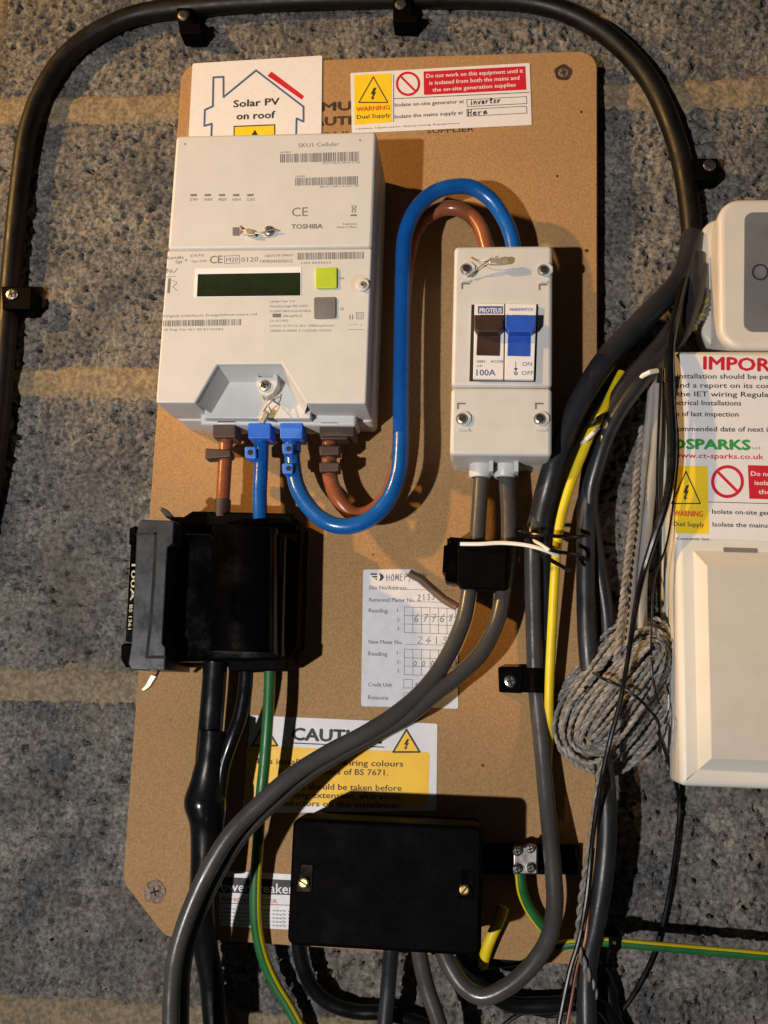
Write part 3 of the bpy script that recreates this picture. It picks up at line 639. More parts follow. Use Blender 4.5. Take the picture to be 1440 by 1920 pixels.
# ---------------------------------------------------------------- isolator
IH = 65.0
IT = thing('isolator_switch', 'white double pole isolator box with brown and blue switches, right of the blue cable loop', 'switch', (8, 153, BH))
x0, x1, z0, z1 = -24.6, 40.4, 152.6, 295.9; zs = at(940, 726, IH)[1]
mb = MB(); prism(mb, rpoly(rect(x0+.8, x1-.8, z0+1, z1-1), 3), BH+.1, 38, .6); mb.build('base', M['iso'], IT)
mb = MB(); prism(mb, rpoly(rect(x0, x1, zs+.25, z1), 3), 38.2, IH, 2.6, 4); mb.build('upper_cover', M['iso'], IT)
mb = MB(); prism(mb, rpoly(rect(x0, x1, z0, zs-.25), 3), 38.2, IH, 2.6, 4); mb.build('lower_cover', M['iso'], IT)
mb = MB(); pprism(mb, [(884, 571), (1008, 571), (1004, 716), (880, 715)], IH-.5, IH+.15); mb.build('switch_window', M['dark'], IT)
sw = {}
for i, q in enumerate(([(890, 569), (946, 569), (944, 711), (887, 710)], [(948, 569), (1006, 570), (1001, 712), (946, 711)])):
    mb = MB(); pprism(mb, q, IH, IH+3.2, .5, .5); sw[i] = mb.build('switch_module', M['paper'], IT)
for i, (q1, q2, mm, cap) in enumerate(([[(889, 590), (945, 590), (944, 612), (937, 622), (895, 622), (889, 612)], [(895, 618), (939, 618), (937, 667), (893, 666)], M['btoggle'], 0], [[(948, 590), (1006, 591), (1005, 612), (998, 622), (954, 622), (947, 612)], [(953, 618), (996, 618), (994, 668), (951, 667)], M['bltoggle'], 0])):
    mb = MB(); pprism(mb, q1, IH+2, IH+11, .8, .8); pprism(mb, q2, IH+2, IH+3.6, .4, .3); tg = mb.build('toggle', mm, sw[i])
th = IH+3.3; mb = MB(); flat(mb, [(896, 574), (943, 574), (943, 588), (896, 588)], th); mb.build('blue_badge', M['inkblue'], sw[0])
mb = MB(); txt(mb, 'PROTEUS', (899, 586), (941, 586), th+.05, 9, .02); mb.build('white_lettering', M['paper'], sw[0])
mb = MB(); txt(mb, '100A', (893, 704), (929, 704), th, 12, .01); txt(mb, '100H', (894, 680), (909, 680), th, 5, .01); txt(mb, 'AC230', (920, 680), (943, 680), th, 5, .01); txt(mb, '2P', (894, 688), (905, 688), th, 4)
mb.build('lettering', M['inkblue'], sw[0])
mb = MB(); txt(mb, 'MAINSWITCH', (955, 583), (999, 583), th, 6, .01, slant=.2); txt(mb, 'ON', (979, 686), (997, 686), th, 8); txt(mb, 'OFF', (978, 703), (1000, 703), th, 8)
line(mb, [(967, 678), (967, 695)], 1.2, th); flat(mb, [(963, 690), (971, 690), (967, 696)], th); noring(mb, (967, 700), 3.6, th, 1.4); mb.build('lettering', M['inkblue'], sw[1])
for (x, y, dx, top) in ((874, 504, 0, 1), (1019, 506, 0, 1), (866, 785, 0, 0), (1012, 785, 0, 0)):
    mb = MB(); c = at(x+4, y, IH+.1); prism(mb, circ(c[0], c[1], 5.2, 8, pi/8), IH-1, IH+1.3, .7)
    yy = 8.5 if not top else -8.5
    if top: pprism(mb, pxr(x-8, y+20, x+8, y+24), IH-1, IH+.9, .3); 
    else: pprism(mb, pxr(x-8, y+18, x+14, y+22), IH-1, IH+1, .3)
    mb.build('screw_surround', M['iso'], IT)
    mb = MB(); c = at(x, y, IH+1.35); prism(mb, circ(c[0], c[1], 3.9, 20), IH, IH+1.45)
    s = -1 if top else 1; yk = y+26 if top else y-30
    flat(mb, pxr(x-9, yk, x+7, yk+3.2), IH+.1); flat(mb, pxr(x-9, yk+3.2, x-5.8, yk+12), IH+.12)
    mb.build('screw_recess', M['btn_k'], IT)
    screw('screw', x, y, 9.5, IH+1, IH+3, M['metal'], IT, sl=random.random()*1.5)
mb = MB(); tube(mb, pts3([(880, 482, IH+3), (895, 490, IH+5), (912, 487, IH+7), (924, 480, IH+8)]), .4, 6); tube(mb, pts3([(876, 520, IH+2), (890, 508, IH+4), (905, 496, IH+7), (922, 484, IH+8)]), .4, 6)
tube(mb, pts3([(882, 520, IH+2), (900, 500, IH+5), (922, 486, IH+8)]), .4, 6); mb.build('seal_wire', M['wire'], IT)
mb = MB(); pprism(mb, [(917, 488), (948, 480), (955, 483), (954, 492), (930, 495), (917, 495)], IH+6, IH+8.5, .8, .6); mb.build('seal_tag', M['lead'], IT)
for (xa, xb) in ((879, 921), (926, 968)):
    mb = MB(); p = P(pxr(xa, 868, xb, 890), 48); x_0, x_1 = p[0][0], p[1][0]; zt_, zb_ = z0+1, p[3][1]
    cx = (x_0+x_1)/2; R = (x_1-x_0)/2; n = 20
    vs = []; prof = [(zt_, 1), (zb_+1.2, 1), (zb_, .9), (zb_, .72)]
    for z, k in prof: vs += [(cx+R*k*cos(2*pi*i/n), z, 38+R*k*sin(2*pi*i/n)) for i in range(n)]
    mb.add(vs, [[k*n+i, k*n+(i+1) % n, (k+1)*n+(i+1) % n, (k+1)*n+i] for k in range(3) for i in range(n)])
    prism(mb, rect(x_1-1.4, x_1+1.4, zb_+2, z0+.5), 34, 50, .3); mb.build('cable_gland', M['iso'], IT)
    mb = MB(); 

# ---------------------------------------------------------------- service fuse
FT = thing('service_fuse', 'black bakelite service fuse holder with a grey left edge, below the meter', 'fuse holder', at(440, 1250, BH))
mb = MB(); prism(mb, rpoly(P([(318, 968), (556, 972), (564, 985), (556, 1214), (546, 1218), (542, 1244), (330, 1250)], 44), 2), BH+.1, 44, 2.5); mb.build('rear_body', M['blackm'], FT)
mb = MB(); prism(mb, rpoly(P([(322, 1000), (534, 1000), (528, 1238), (310, 1242)], 62), 2.5), 42, 62, 3); mb.build('front_body', M['blackp'], FT)
# rounded carrier columns (vertical half-cylinders)
def halfcyl(mb, xa, xb, ya, yb, h, bulge, n=14, cap=True):
    a0 = at(xa, ya, h); a1 = at(xb, ya, h); b0 = at(xa, yb, h); b1 = at(xb, yb, h); vs = []
    for i in range(n+1):
        t = (1-cos(pi*i/n))/2; hh = h+bulge*sin(pi*i/n)
        vs.append((a0[0]+(a1[0]-a0[0])*t, a0[1], hh)); vs.append((b0[0]+(b1[0]-b0[0])*t, b0[1], hh))
    mb.add(vs, [[2*i, 2*i+1, 2*i+3, 2*i+2] for i in range(n)])
    mb.add([vs[2*i] for i in range(n+1)], [list(range(n+1))], 0, False); mb.add([vs[2*i+1] for i in range(n+1)], [list(range(n+1))[::-1]], 0, False)
mb = MB(); halfcyl(mb, 397, 522, 990, 1222, 62, 17, 18); mb.build('fuse_carrier', M['blackp'], FT)
mb = MB(); halfcyl(mb, 430, 444, 1108, 1158, 77, 4, 8); mb.build('carrier_rib', M['blackp'], FT)
mb = MB(); halfcyl(mb, 498, 510, 1108, 1158, 66, 6, 8); mb.build('carrier_rib', M['blackp'], FT)
mb = MB(); pprism(mb, [(425, 1230), (540, 1230), (538, 1256), (428, 1260)], 25, 56, 1.5, 2); mb.build('cable_entry', M['blackm'], FT)
mb = MB(); pprism(mb, [(360, 958), (548, 962), (552, 985), (318, 985)], 20, 50, 2, 2); mb.build('top_shoulder', M['blackm'], FT)
# left grey frame
gh = 84
mb = MB()
prism(mb, rpoly(P([(262, 974), (326, 976), (324, 1018), (314, 1026), (304, 1206), (310, 1214), (309, 1257), (246, 1256), (240, 1245), (246, 1206), (256, 998)], gh), .8), 30, gh, 1.2)
fr_ = mb.build('carrier_grip', M['greyrim'], FT)
mb = MB(); line(mb, [(292, 1000), (288, 1090), (282, 1170), (275, 1232), (309, 1232)], 6, gh+.08); line(mb, [(292, 1000), (256, 1002)], 4, gh+.08); mb.build('grip_slot', M['dark'], FT)
mb = MB(); prism(mb, rpoly(P([(246, 1004), (257, 1000), (247, 1205), (235, 1202)], 78), .5), 30, 78, .4); st_ = mb.build('rating_strip', M['blackp'], FT)
mb = MB(); prism(mb, rpoly(P([(243, 990), (256, 984), (254, 1024), (241, 1020)], 76), 1), 34, 76, 1); mb.build('hinge_lug', M['blackm'], FT)
mb = MB(); prism(mb, rpoly(P([(226, 1207), (246, 1205), (246, 1250), (235, 1252), (226, 1236)], 76), 2), 34, 76, 2); mb.build('hinge_lug', M['blackm'], FT)
mb = MB(); txt(mb, '100A', (247, 1058), (244, 1126), 78.15, 9, .02); txt(mb, 'BS 1361', (243, 1134), (240, 1180), 78.15, 6, .015)
mb.build('lettering', mat('cream_print', (.72, .62, .38), .5), st_)
mb = MB(); pprism(mb, [(302, 950), (311, 954), (324, 968), (321, 975), (312, 971), (300, 957)], 60, 66, .6, .8); mb.build('seal_stub', M['greyrim'], FT)
mb = MB(); tube(mb, pts3([(300, 1255, 70), (296, 1262, 70), (292, 1268, 70)]), .7, 6); mb.build('seal_wire', M['bcable'], FT)
mb = MB(); pprism(mb, [(283, 1264), (294, 1268), (281, 1288), (270, 1296), (263, 1294), (272, 1284)], 66, 69, .5, .5); mb.build('seal_tag', M['lead'], FT)

# ---------------------------------------------------------------- lower black connector box
BT = thing('connector_box', 'large black square connector box with two brass screws at the bottom of the board', 'junction box', at(720, 1780, BH))
bx0, bx1, bz0, bz1 = -113.5, 0.5, -147.5, -75.0
mb = MB(); prism(mb, rpoly(rect(bx0+2, bx1-2, bz0+2, bz1-2), 4), BH+.1, 45, .5); mb.build('base', M['blackm'], BT)
mb = MB(); prism(mb, rpoly(rect(bx0, bx1, bz0, bz1), 5), 45.5, 75, 2.5, 4); mb.build('cover', M['blackm'], BT)
for x, y in ((569, 1656), (871, 1669)):
    mb = MB(); c = at(x, y, 75.2)
    prism(mb, rpoly([(c[0]-4.5, c[1]-5), (c[0]+5.5, c[1]-5), (c[0]+5.5, c[1]+11), (c[0]-2, c[1]+11)], 1.5), 74, 75.6, .4); mb.build('screw_pad', M['blackp'], BT)
    screw('brass_screw', x, y, 11, 75.5, 78, M['brass'], BT, 'slot', sl=-.5 if x < 700 else .9)

# ---------------------------------------------------------------- earth terminal block
ET = thing('terminal_block', 'small steel terminal block with four bright screws right of the connector box', 'terminal', at(985, 1610, BH))
mb = MB(); pprism(mb, [(905, 1583), (1086, 1586), (1084, 1640), (905, 1640)], BH+.1, 22, 1, .8); mb.build('base', M['blackm'], ET)
mb = MB(); pprism(mb, pxr(962, 1588, 1008, 1640), 21, 34, 1, 1.2); mb.build('body', M['steel'], ET)
for x, y in ((970, 1597), (994, 1592), (970, 1630), (995, 1628)): screw('screw', x, y, 9, 34, 37, M['metal'], ET)

# ---------------------------------------------------------------- grey tails and the clamp
tails = 'grey meter tails'
cable('grey_tail', 'left grey cable from the isolator, sweeping down to the lower left corner in front', [(903, 870, 38), (900, 930, 38), (897, 975, 38), (892, 1040, 38), (880, 1105, 39), (868, 1165, 42), (840, 1229, 48), (803, 1283, 54), (752, 1331, 60), (690, 1372, 66), (620, 1409, 71), (558, 1447, 76), (497, 1498, 80), (434, 1562, 83), (388, 1636, 84), (353, 1715, 83), (330, 1790, 82), (322, 1865, 80), (320, 1990, 78)], 5.2, M['gcable'], group=tails, wob=.03)
cable('grey_tail', 'right grey cable from the isolator, curving in behind the other one', [(948, 870, 38), (952, 930, 38), (954, 975, 38), (952, 1040, 38), (944, 1108, 39), (930, 1170, 42), (902, 1224, 46), (862, 1265, 50), (815, 1301, 54), (762, 1344, 57), (694, 1381, 60), (626, 1418, 64), (565, 1458, 67), (505, 1510, 70), (445, 1574, 72), (401, 1648, 73), (366, 1724, 73), (345, 1798, 72), (339, 1868, 71), (339, 1990, 70)], 5.2, M['gcable'], group=tails, wob=.03)
CT = thing('cable_clamp', 'black plastic block clamp gripping two grey cables under the isolator', 'clamp', at(900, 1110, 30))
mb = MB(); pprism(mb, [(858, 1016), (952, 1022), (950, 1106), (866, 1102), (856, 1090)], 26, 52, 1.5, 1.5); mb.build('body', M['blackm'], CT)
mb = MB(); pprism(mb, [(838, 1008), (858, 1012), (856, 1094), (834, 1090), (834, 1076), (829, 1074), (832, 1022), (838, 1022)], 24, 46, 1, 1.2); mb.build('latch', M['blackp'], CT)
mb = MB(); pprism(mb, [(842, 1006), (950, 1016), (950, 1026), (842, 1018)], 26, 49, 1, 1); mb.build('lip', M['blackp'], CT)
cable('cable_tie', 'thin white tie tail lying across the black clamp', [(863, 1020, 55), (900, 1020, 57), (940, 1018, 58), (985, 1022, 60), (1020, 1031, 61), (1046, 1042, 58)], 1.3, M['wtie'], 'cable tie', flat=.6, seg=10)
cable('cable_tie', 'short white wire end beside the yellow and green cable', [(998, 1013, 50), (1012, 1020, 58), (1030, 1032, 62)], 1.2, M['wtie'], 'cable tie', seg=8)
for i, (l, y, a) in enumerate((('upper black cable tie around the right hand cables', 1003, 4), ('middle black cable tie around the right hand cables', 1026, 14), ('lower black cable tie with a loose tail on the right hand cables', 1040, 22))):
    cable('cable_tie', l, [(975, y-6, 30), (985, y-4, 50), (1010, y, 58), (1045, y+a*.6, 60), (1080, y+a, 50), (1100, y+a*1.1+(8 if i else -4), 34)] if i < 2 else [(985, 985, 40), (995, 1020, 56), (1025, 1045, 62), (1050, 1060, 60), (1068, 1070, 54)], 1.3, M['bcable'], 'cable tie', 'black cable ties', seg=8)

# ---------------------------------------------------------------- right hand cables
cable('grey_tail', 'long grey cable down the right of the board, looping back under the black box', [(1160, 700, 20), (1110, 770, 20), (1060, 850, 20), (1020, 930, 26), (1000, 1000, 32), (998, 1060, 30), (1000, 1150, 28), (1004, 1275, 26), (1014, 1380, 27), (1023, 1480, 30), (1031, 1560, 36), (1038, 1640, 42), (1040, 1700, 46), (1028, 1760, 50), (997, 1810, 52), (952, 1850, 52), (905, 1868, 50), (868, 1848, 46), (840, 1805, 42), (822, 1760, 38), (812, 1730, 36)], 5.3, M['gcable'], group=tails, wob=.03)
cable('dark_cable', 'thick dark grey cable hanging right of the yellow and green one, edge lit', [(1305, 480, 20), (1296, 560, 26), (1245, 640, 34), (1180, 715, 38), (1130, 800, 36), (1108, 880, 32), (1100, 960, 28), (1098, 1060, 26), (1100, 1180, 24), (1108, 1280, 22), (1124, 1380, 28), (1136, 1480, 36), (1138, 1560, 38), (1132, 1640, 38), (1118, 1730, 34), (1104, 1790, 30), (1100, 1850, 28), (1102, 1990, 28)], 6.2, M['dcable'], group='dark cables in the right hand bundle', wob=.03)
cable('dark_cable', 'black cable at the outer edge of the sweeping bundle right of the isolator', [(1300, 440, 16), (1278, 520, 22), (1215, 590, 34), (1143, 665, 42), (1092, 745, 43), (1052, 835, 42), (1028, 910, 38), (1012, 980, 28), (1010, 1060, 20), (1016, 1200, 18)], 7.6, M['dcable'], group='dark cables in the right hand bundle')
cable('dark_cable', 'dark cable in the middle of the bundle, passing over the yellow one', [(1312, 500, 20), (1300, 570, 30), (1262, 650, 42), (1205, 710, 48), (1150, 790, 44), (1120, 870, 38), (1106, 940, 30), (1118, 1040, 18), (1136, 1150, 14), (1140, 1260, 12)], 5.4, M['dcable'], group='dark cables in the right hand bundle')
YG = [M['grn'], M['yel']]
cable('earth_cable', 'bright yellow cable with a green stripe hanging right of the isolator', [(1165, 700, 30), (1148, 735, 36), (1130, 773, 42), (1108, 812, 46), (1092, 850, 47), (1078, 885, 46), (1064, 925, 45), (1053, 965, 43), (1046, 1005, 42), (1041, 1060, 40), (1036, 1150, 36), (1031, 1250, 32), (1029, 1320, 28), (1029, 1380, 23), (1026, 1430, 19), (1024, 1520, 18)], 3.2, YG, stripe=lambda k, t: 0 if .16 < k < .42 else 1, seg=24)
mb = MB(); 
cable('cable_tie', 'white tie wrapped round the yellow cable near its top', [(1092, 832, 44), (1100, 824, 53), (1112, 812, 54), (1122, 802, 46)], 1.5, M['wtie'], 'cable tie', seg=8)
cable('cable_tie', 'black tie wrapped round the yellow cable just above the white tie', [(1102, 800, 44), (1112, 794, 53), (1126, 782, 53), (1136, 776, 44)], 1.8, M['bcable'], 'cable tie', seg=8)
cable('white_wire', 'short white wire end poking out of the dark bundle left of the notice', [(1198, 712, 50), (1206, 704, 54), (1218, 698, 56), (1232, 695, 52)], 1.6, M['wtie'], 'wire', seg=8)
# thin black wires
cable('black_strand', 'thick black wire hanging in front of the notice and down across the coil', [(1290, 500, 20), (1270, 580, 44), (1256, 650, 66), (1256, 740, 72), (1260, 820, 72), (1258, 890, 72), (1246, 950, 70), (1226, 1010, 66), (1206, 1075, 60), (1192, 1140, 62), (1178, 1230, 64), (1164, 1310, 64), (1146, 1380, 62), (1132, 1440, 58), (1118, 1520, 50), (1108, 1600, 44), (1100, 1680, 42), (1086, 1760, 42), (1066, 1830, 42), (1040, 1960, 42)], lambda t: 3.1-1.6*min(1, max(0, (t-.30)/.25)), M['bcable'], 'wire', seg=10)
cable('black_strand', 'fine black wire bowing out from the bundle and rejoining above the coil', [(1240, 690, 66), (1236, 780, 64), (1233, 860, 62), (1232, 930, 62), (1232, 985, 62), (1222, 1030, 60)], .9, M['bcable'], 'wire', seg=8)
cable('black_strand', 'very thin dark wire hanging over the left edge of the white box', [(1262, 640, 66), (1266, 760, 66), (1272, 840, 64), (1264, 930, 64), (1250, 1020, 62), (1226, 1090, 60), (1222, 1170, 58), (1222, 1260, 56), (1236, 1320, 52)], .7, M['bcable'], 'wire', seg=8)
# pale drooping feeders into the coil
cable('grey_wire', 'light grey flex dropping from the bundle to the back of the coil', [(1225, 700, 40), (1218, 780, 36), (1206, 880, 32), (1196, 980, 30), (1186, 1080, 32), (1180, 1180, 36), (1170, 1240, 38)], 2.9, M['lgcable'], 'wire', 'flexes feeding the coil', seg=12)
cable('grey_wire', 'light grey flex just right of its twin, nearest the white box', [(1232, 720, 40), (1230, 820, 36), (1222, 900, 32), (1212, 1000, 30), (1204, 1100, 34), (1204, 1180, 38)], 3.4, M['lgcable'], 'wire', 'flexes feeding the coil', seg=12)
mb = MB(); twist(mb, pts3([(1205, 800, 34), (1195, 880, 34), (1188, 960, 36), (1176, 1060, 38), (1166, 1150, 42), (1158, 1230, 44)]), 1.4, 1.4, 10, mi=0)
tag(mb.build('twisted_wire', [M['strandg'], M['strandt']]), 'pale twisted pair running down into the coil', 'wire')
mb = MB(); twist(mb, pts3([(1325, 545, 20), (1318, 585, 24), (1290, 620, 34), (1262, 655, 44)]), 1.6, 1.6, 14, mi=0, strands=3)
tag(mb.build('twisted_wire', [M['strandg'], mat('olive_strand', (.32, .28, .08), .5), M['strandd']]), 'frayed olive and grey wires entering beneath the white sounder', 'wire')
# coil
CO = thing('cable_coil', 'hank of coiled grey twisted cable tied with black wire, beside the white box', 'cable coil', at(1150, 1320, 10))
a = Vector(at(1218, 1225, 36)); b = Vector(at(1106, 1378, 36)); ax = (b-a); L = ax.length; ax.normalize(); pr = Vector((-ax.y, ax.x, 0))
if pr.x < 0: pr = -pr
mid = (a+b)/2
for k in range(17):
    w_ = 2.0+1.88*k+random.uniform(-.6, .6); hl = L/2+3+w_*.55+random.uniform(-1.5, 2.5); hh = 56-2.5*k+random.uniform(-2.2, 2.2); jt = random.uniform(-1.6, 1.6); rot = random.uniform(-.05, .05)
    pts = []; N = 26
    for i in range(N+1):
        th_ = 2*pi*i/N+.3; al = cos(th_); si = sin(th_)
        la = hl*(1 if al > 0 else -1)*abs(al)**.62; wd2 = w_*(1 if si > 0 else -1)*abs(si)**.85*(1.05 if al > 0 else 1.0)+rot*la
        q = mid+ax*la+pr*(wd2+jt)
        pts.append((q.x, q.y, max(7+k*.3, hh+2.0*sin(2*th_+k*1.7))))
    mb = MB(); twist(mb, pts, 1.02, .62, 8+random.random()*2, mi=0, ph=random.random()*6, seg=7, step=1.6)
    mb.build('coil_turn', [M['strandg'], M['strandd']], CO)
for q in ([(1190, 1175, 30), (1230, 1160, 34), (1262, 1200, 36), (1268, 1290, 34), (1240, 1370, 30), (1190, 1430, 26), (1150, 1450, 24), (1110, 1425, 28)], [(1150, 1240, 40), (1190, 1190, 46), (1225, 1180, 50), (1245, 1230, 50), (1215, 1310, 54), (1150, 1400, 52), (1105, 1430, 44), (1062, 1400, 36), (1056, 1340, 34), (1095, 1290, 40)]):
    mb = MB(); twist(mb, pts3(q), 1.02, .62, 9, mi=0, seg=7, step=1.6); mb.build('loose_turn', [M['strandg'], M['strandd']], CO)
mb = MB(); tube(mb, pts3([(1112, 1262, 34), (1130, 1272, 56), (1160, 1285, 63), (1195, 1308, 65), (1222, 1335, 60), (1238, 1362, 40)]), 1.0, 8); tube(mb, pts3([(1222, 1335, 60), (1234, 1350, 58), (1237, 1378, 52), (1236, 1410, 46)]), .8, 8); mb.build('binding_wire', M['bcable'], CO)
mb = MB(); twist(mb, pts3([(1128, 1420, 52), (1116, 1510, 46), (1106, 1590, 42), (1092, 1670, 40), (1086, 1730, 40), (1084, 1775, 40), (1098, 1815, 36), (1114, 1860, 30), (1112, 1900, 28), (1124, 1980, 28)]), 1.2, 1.2, 15, mi=0)
tag(mb.build('twisted_wire', [M['strandt'], M['strandg']]), 'pale twisted pair trailing from the coil to the bottom of the picture', 'wire')
cable('black_strand', 'fine black strand added as a wire shadow below the white box', [(1236, 1375, 46), (1252, 1420, 24), (1268, 1470, 10), (1274, 1520, 5), (1266, 1600, 5), (1250, 1700, 5), (1225, 1790, 5), (1190, 1860, 5), (1150, 1920, 5), (1130, 1980, 5)], 1.5, M['bcable'], 'wire', seg=8)  # strand laid on the wall in place of a thin wire's shadow
# horizontal earth cable and its neighbour on the wall
cable('earth_cable', 'green and yellow cable running along the wall to the right', [(1040, 1774, 26), (1110, 1766, 29), (1160, 1768, 30), (1215, 1773, 30), (1330, 1783, 30), (1440, 1793, 30), (1620, 1812, 30)], 2.9, YG, stripe=lambda k, t: 0 if (k > .78 or k < .22) else 1, seg=20, a0=pi/4)
cable('black_tube', 'black cable behind the foot of the board, its drooping end added as shade of the loops', [(880, 1806, 8), (960, 1797, 8), (1030, 1786, 8), (1090, 1790, 8), (1130, 1830, 8), (1150, 1900, 8), (1160, 1990, 8)], 5.0, M['bcable'], group=None)  # cable on the left; downward right end added to darken the loops' shadow
def clip(label, sx, sy, quad, h, sr=10, hs=None, band=None):
    t = thing('cable_clip', label, 'cable clip', at(sx, sy, 0), 'black cable clips')
    mb = MB(); pprism(mb, quad, 0 if h < 30 else BH, h, 1.2, 1); mb.build('saddle', M['blackm'], t)
    screw('screw', sx, sy, sr, h-.5, h+1.8, M['metal'], t); return t
clip('small grey black clip wrapped round the green and yellow cable at lower right', 1152, 1768, [(1142, 1753), (1166, 1755), (1164, 1783), (1142, 1781)], 34, 4)
cable('earth_cable', 'short green and yellow cable curling out of the steel terminal block', [(975, 1636, 30), (979, 1670, 28), (992, 1702, 24), (1016, 1735, 20), (1034, 1752, 12)], 3.4, YG, stripe=lambda k, t: 1 if (k < .3 or k > .8) else 0, seg=20, a0=pi/2)
cable('earth_cable', 'short stub of mostly yellow cable leaving the lower right of the black box', [(945, 1700, 24), (934, 1730, 24), (922, 1755, 24), (912, 1782, 22), (905, 1810, 18)], 3.6, YG, stripe=lambda k, t: 0 if .5 < k < .7 else 1, seg=20)
cable('earth_cable', 'mostly green cable dropping from the black fuse holder down the left side', [(506, 1240, 42), (505, 1290, 42), (502, 1350, 42), (496, 1430, 40), (489, 1500, 38), (484, 1580, 32), (479, 1660, 28), (480, 1730, 24), (492, 1790, 20), (514, 1842, 16), (544, 1892, 14), (580, 1960, 12)], 3.7, YG, stripe=lambda k, t: 1 if (k > .84 or (t > .45 and (k > .72 or k < .06))) else 0, seg=20, a0=-1.2)
# black supply cable with heat-shrink joint
SC = thing('supply_cable', 'fat glossy black supply cable with a bulging heat shrink joint under the fuse holder', 'cable', at(380, 1500, 30))
mb = MB(); tube(mb, pts3([(404, 1240, 44), (400, 1300, 44), (394, 1370, 44), (388, 1440, 44), (386, 1500, 44), (384, 1560, 42), (380, 1630, 38), (378, 1700, 34), (386, 1780, 28), (398, 1850, 24), (408, 1980, 22)]), 8.0, 22, 3, flat=.9); mb.build('sheath', M['bcable'], SC)
mb = MB(); tube(mb, pts3([(462, 1240, 48), (460, 1290, 48), (450, 1345, 48), (432, 1395, 48), (418, 1440, 46), (410, 1500, 44)]), 4.6, 18, 3); mb.build('branch', M['bcable'], SC)
mb = MB(); tube(mb, pts3([(400, 1370, 46), (396, 1420, 46), (389, 1462, 45), (385, 1500, 44), (388, 1530, 44), (389, 1580, 42), (386, 1660, 40)]), lambda t: 9.0+2.0*min(1, max(0, (t-.12)/.3))+2.6*math.exp(-((t-.47)/.085)**2)-1.2*max(0, (t-.6)/.4), 24, 2); mb.build('heat_shrink_joint', M['bcable'], SC)
# cables below the box
cable('grey_tail', 'grey cable leaving the underside of the black box, left of two', [(738, 1740, 34), (733, 1785, 32), (728, 1850, 28), (722, 1920, 26), (718, 1980, 26)], 4.9, M['dcable'], group=tails)
cable('grey_tail', 'grey cable leaving the underside of the black box, right of two', [(780, 1735, 40), (787, 1790, 38), (800, 1850, 36), (822, 1915, 36), (840, 1985, 36)], 5.0, M['gcable'], group=tails)
cable('black_tube', 'dark tube curving out from under the lower left of the black box', [(562, 1700, 22), (560, 1760, 20), (566, 1805, 17), (585, 1850, 14), (620, 1882, 11), (670, 1897, 10), (730, 1900, 10), (800, 1925, 10)], 4.8, M['bcable'])  # dark tube along the curve below the box
cable('black_tube', 'black cable passing behind the looped grey one at bottom right', [(862, 1770, 20), (890, 1830, 16), (950, 1880, 12), (1020, 1885, 12), (1110, 1880, 12), (1145, 1905, 10), (1180, 1980, 8)], 5.2, M['bcable'])
# black conduit loop
cable('black_conduit', 'black conduit arching over the whole board from left edge to right side', [(-40, 1020, 8.5), (-14, 900, 8.5), (2, 760, 8.5), (14, 600, 8.5), (24, 480, 8.5), (36, 360, 8.5), (52, 250, 8.5), (80, 172, 8.5), (122, 108, 8.5), (180, 62, 8.5), (250, 30, 8.5), (330, 16, 8.5), (420, 8, 8.5), (520, 2, 8.5), (640, -2, 8.5), (760, -4, 8.5), (880, -3, 8.5), (980, 2, 8.5), (1060, 22, 8.5), (1130, 60, 8.5), (1188, 112, 8.5), (1228, 168, 8.5), (1256, 230, 8.5), (1278, 300, 8.5), (1292, 380, 8.5), (1298, 450, 8.5), (1296, 520, 12), (1280, 600, 24), (1246, 680, 26), (1200, 740, 26)], 7.6, M['cond'], 'conduit', seg=20)
clip('black clip with a screw on the arch, top left', 343, 27, [(330, 14), (358, 14), (362, 44), (376, 42), (378, 64), (336, 62)], 17, 11)
clip('black clip with a screw on the arch, top centre', 751, 6, [(738, -6), (772, -6), (772, 28), (784, 30), (782, 42), (736, 40)], 17, 11)
clip('black clip with a screw on the arch, above the white sounder', 1331, 308, [(1290, 296), (1346, 296), (1350, 335), (1300, 338)], 14, 12)
clip('black clip with a screw on the arch, at the left edge', 21, 551, [(2, 536), (60, 538), (58, 580), (4, 580)], 18, 11)
t = clip('black clip holding the long grey cable to the board', 957, 1277, [(934, 1250), (980, 1250), (980, 1300), (936, 1298)], 24, 12)
mb = MB(); 
pts = []
c0 = at(976, 1275, 24); c1 = at(1028, 1275, 24); n = 10; z0_ = c0[1]+7.5; z1_ = c0[1]-8
mid = (c0[0]+c1[0])/2-.5; R = (c1[0]-c0[0])/2-.5; vs = []
for i in range(n+1):
    a_ = pi*i/n; x = mid-R*cos(a_); hh = 20+13.5*sin(a_)
    vs += [(x, z0_, hh), (x, z1_, hh)]
mb.add(vs, [[2*i, 2*i+1, 2*i+3, 2*i+2] for i in range(n)])
vs2 = [(mid-(R-1.5)*cos(pi*i/n), z, 20+12*sin(pi*i/n)) for i in range(n+1) for z in (z0_, z1_)]
mb.add(vs2, [[2*i, 2*i+2, 2*i+3, 2*i+1] for i in range(n)])
for z in (0, 1): mb.add([vs[2*i+z] for i in range(n+1)]+[vs2[2*i+z] for i in range(n, -1, -1)], [list(range(2*n+2))], 0, False)
mb.build('strap', M['blackm'], t)
cable('black_strand', 'fine black wire curling across the wall at the foot of the twisted pair', [(1130, 1700, 22), (1142, 1760, 20), (1126, 1830, 14), (1096, 1880, 12), (1040, 1905, 10), (980, 1900, 10), (930, 1935, 10)], 1.3, M['bcable'], 'wire', seg=8)
cable('brown_wire', 'thin brown wire beside the twisted pair, running off the bottom edge', [(1112, 1590, 36), (1104, 1680, 38), (1098, 1760, 38), (1082, 1810, 36), (1070, 1880, 34), (1052, 1990, 34)], 1.2, M['brown'], 'wire', seg=8)
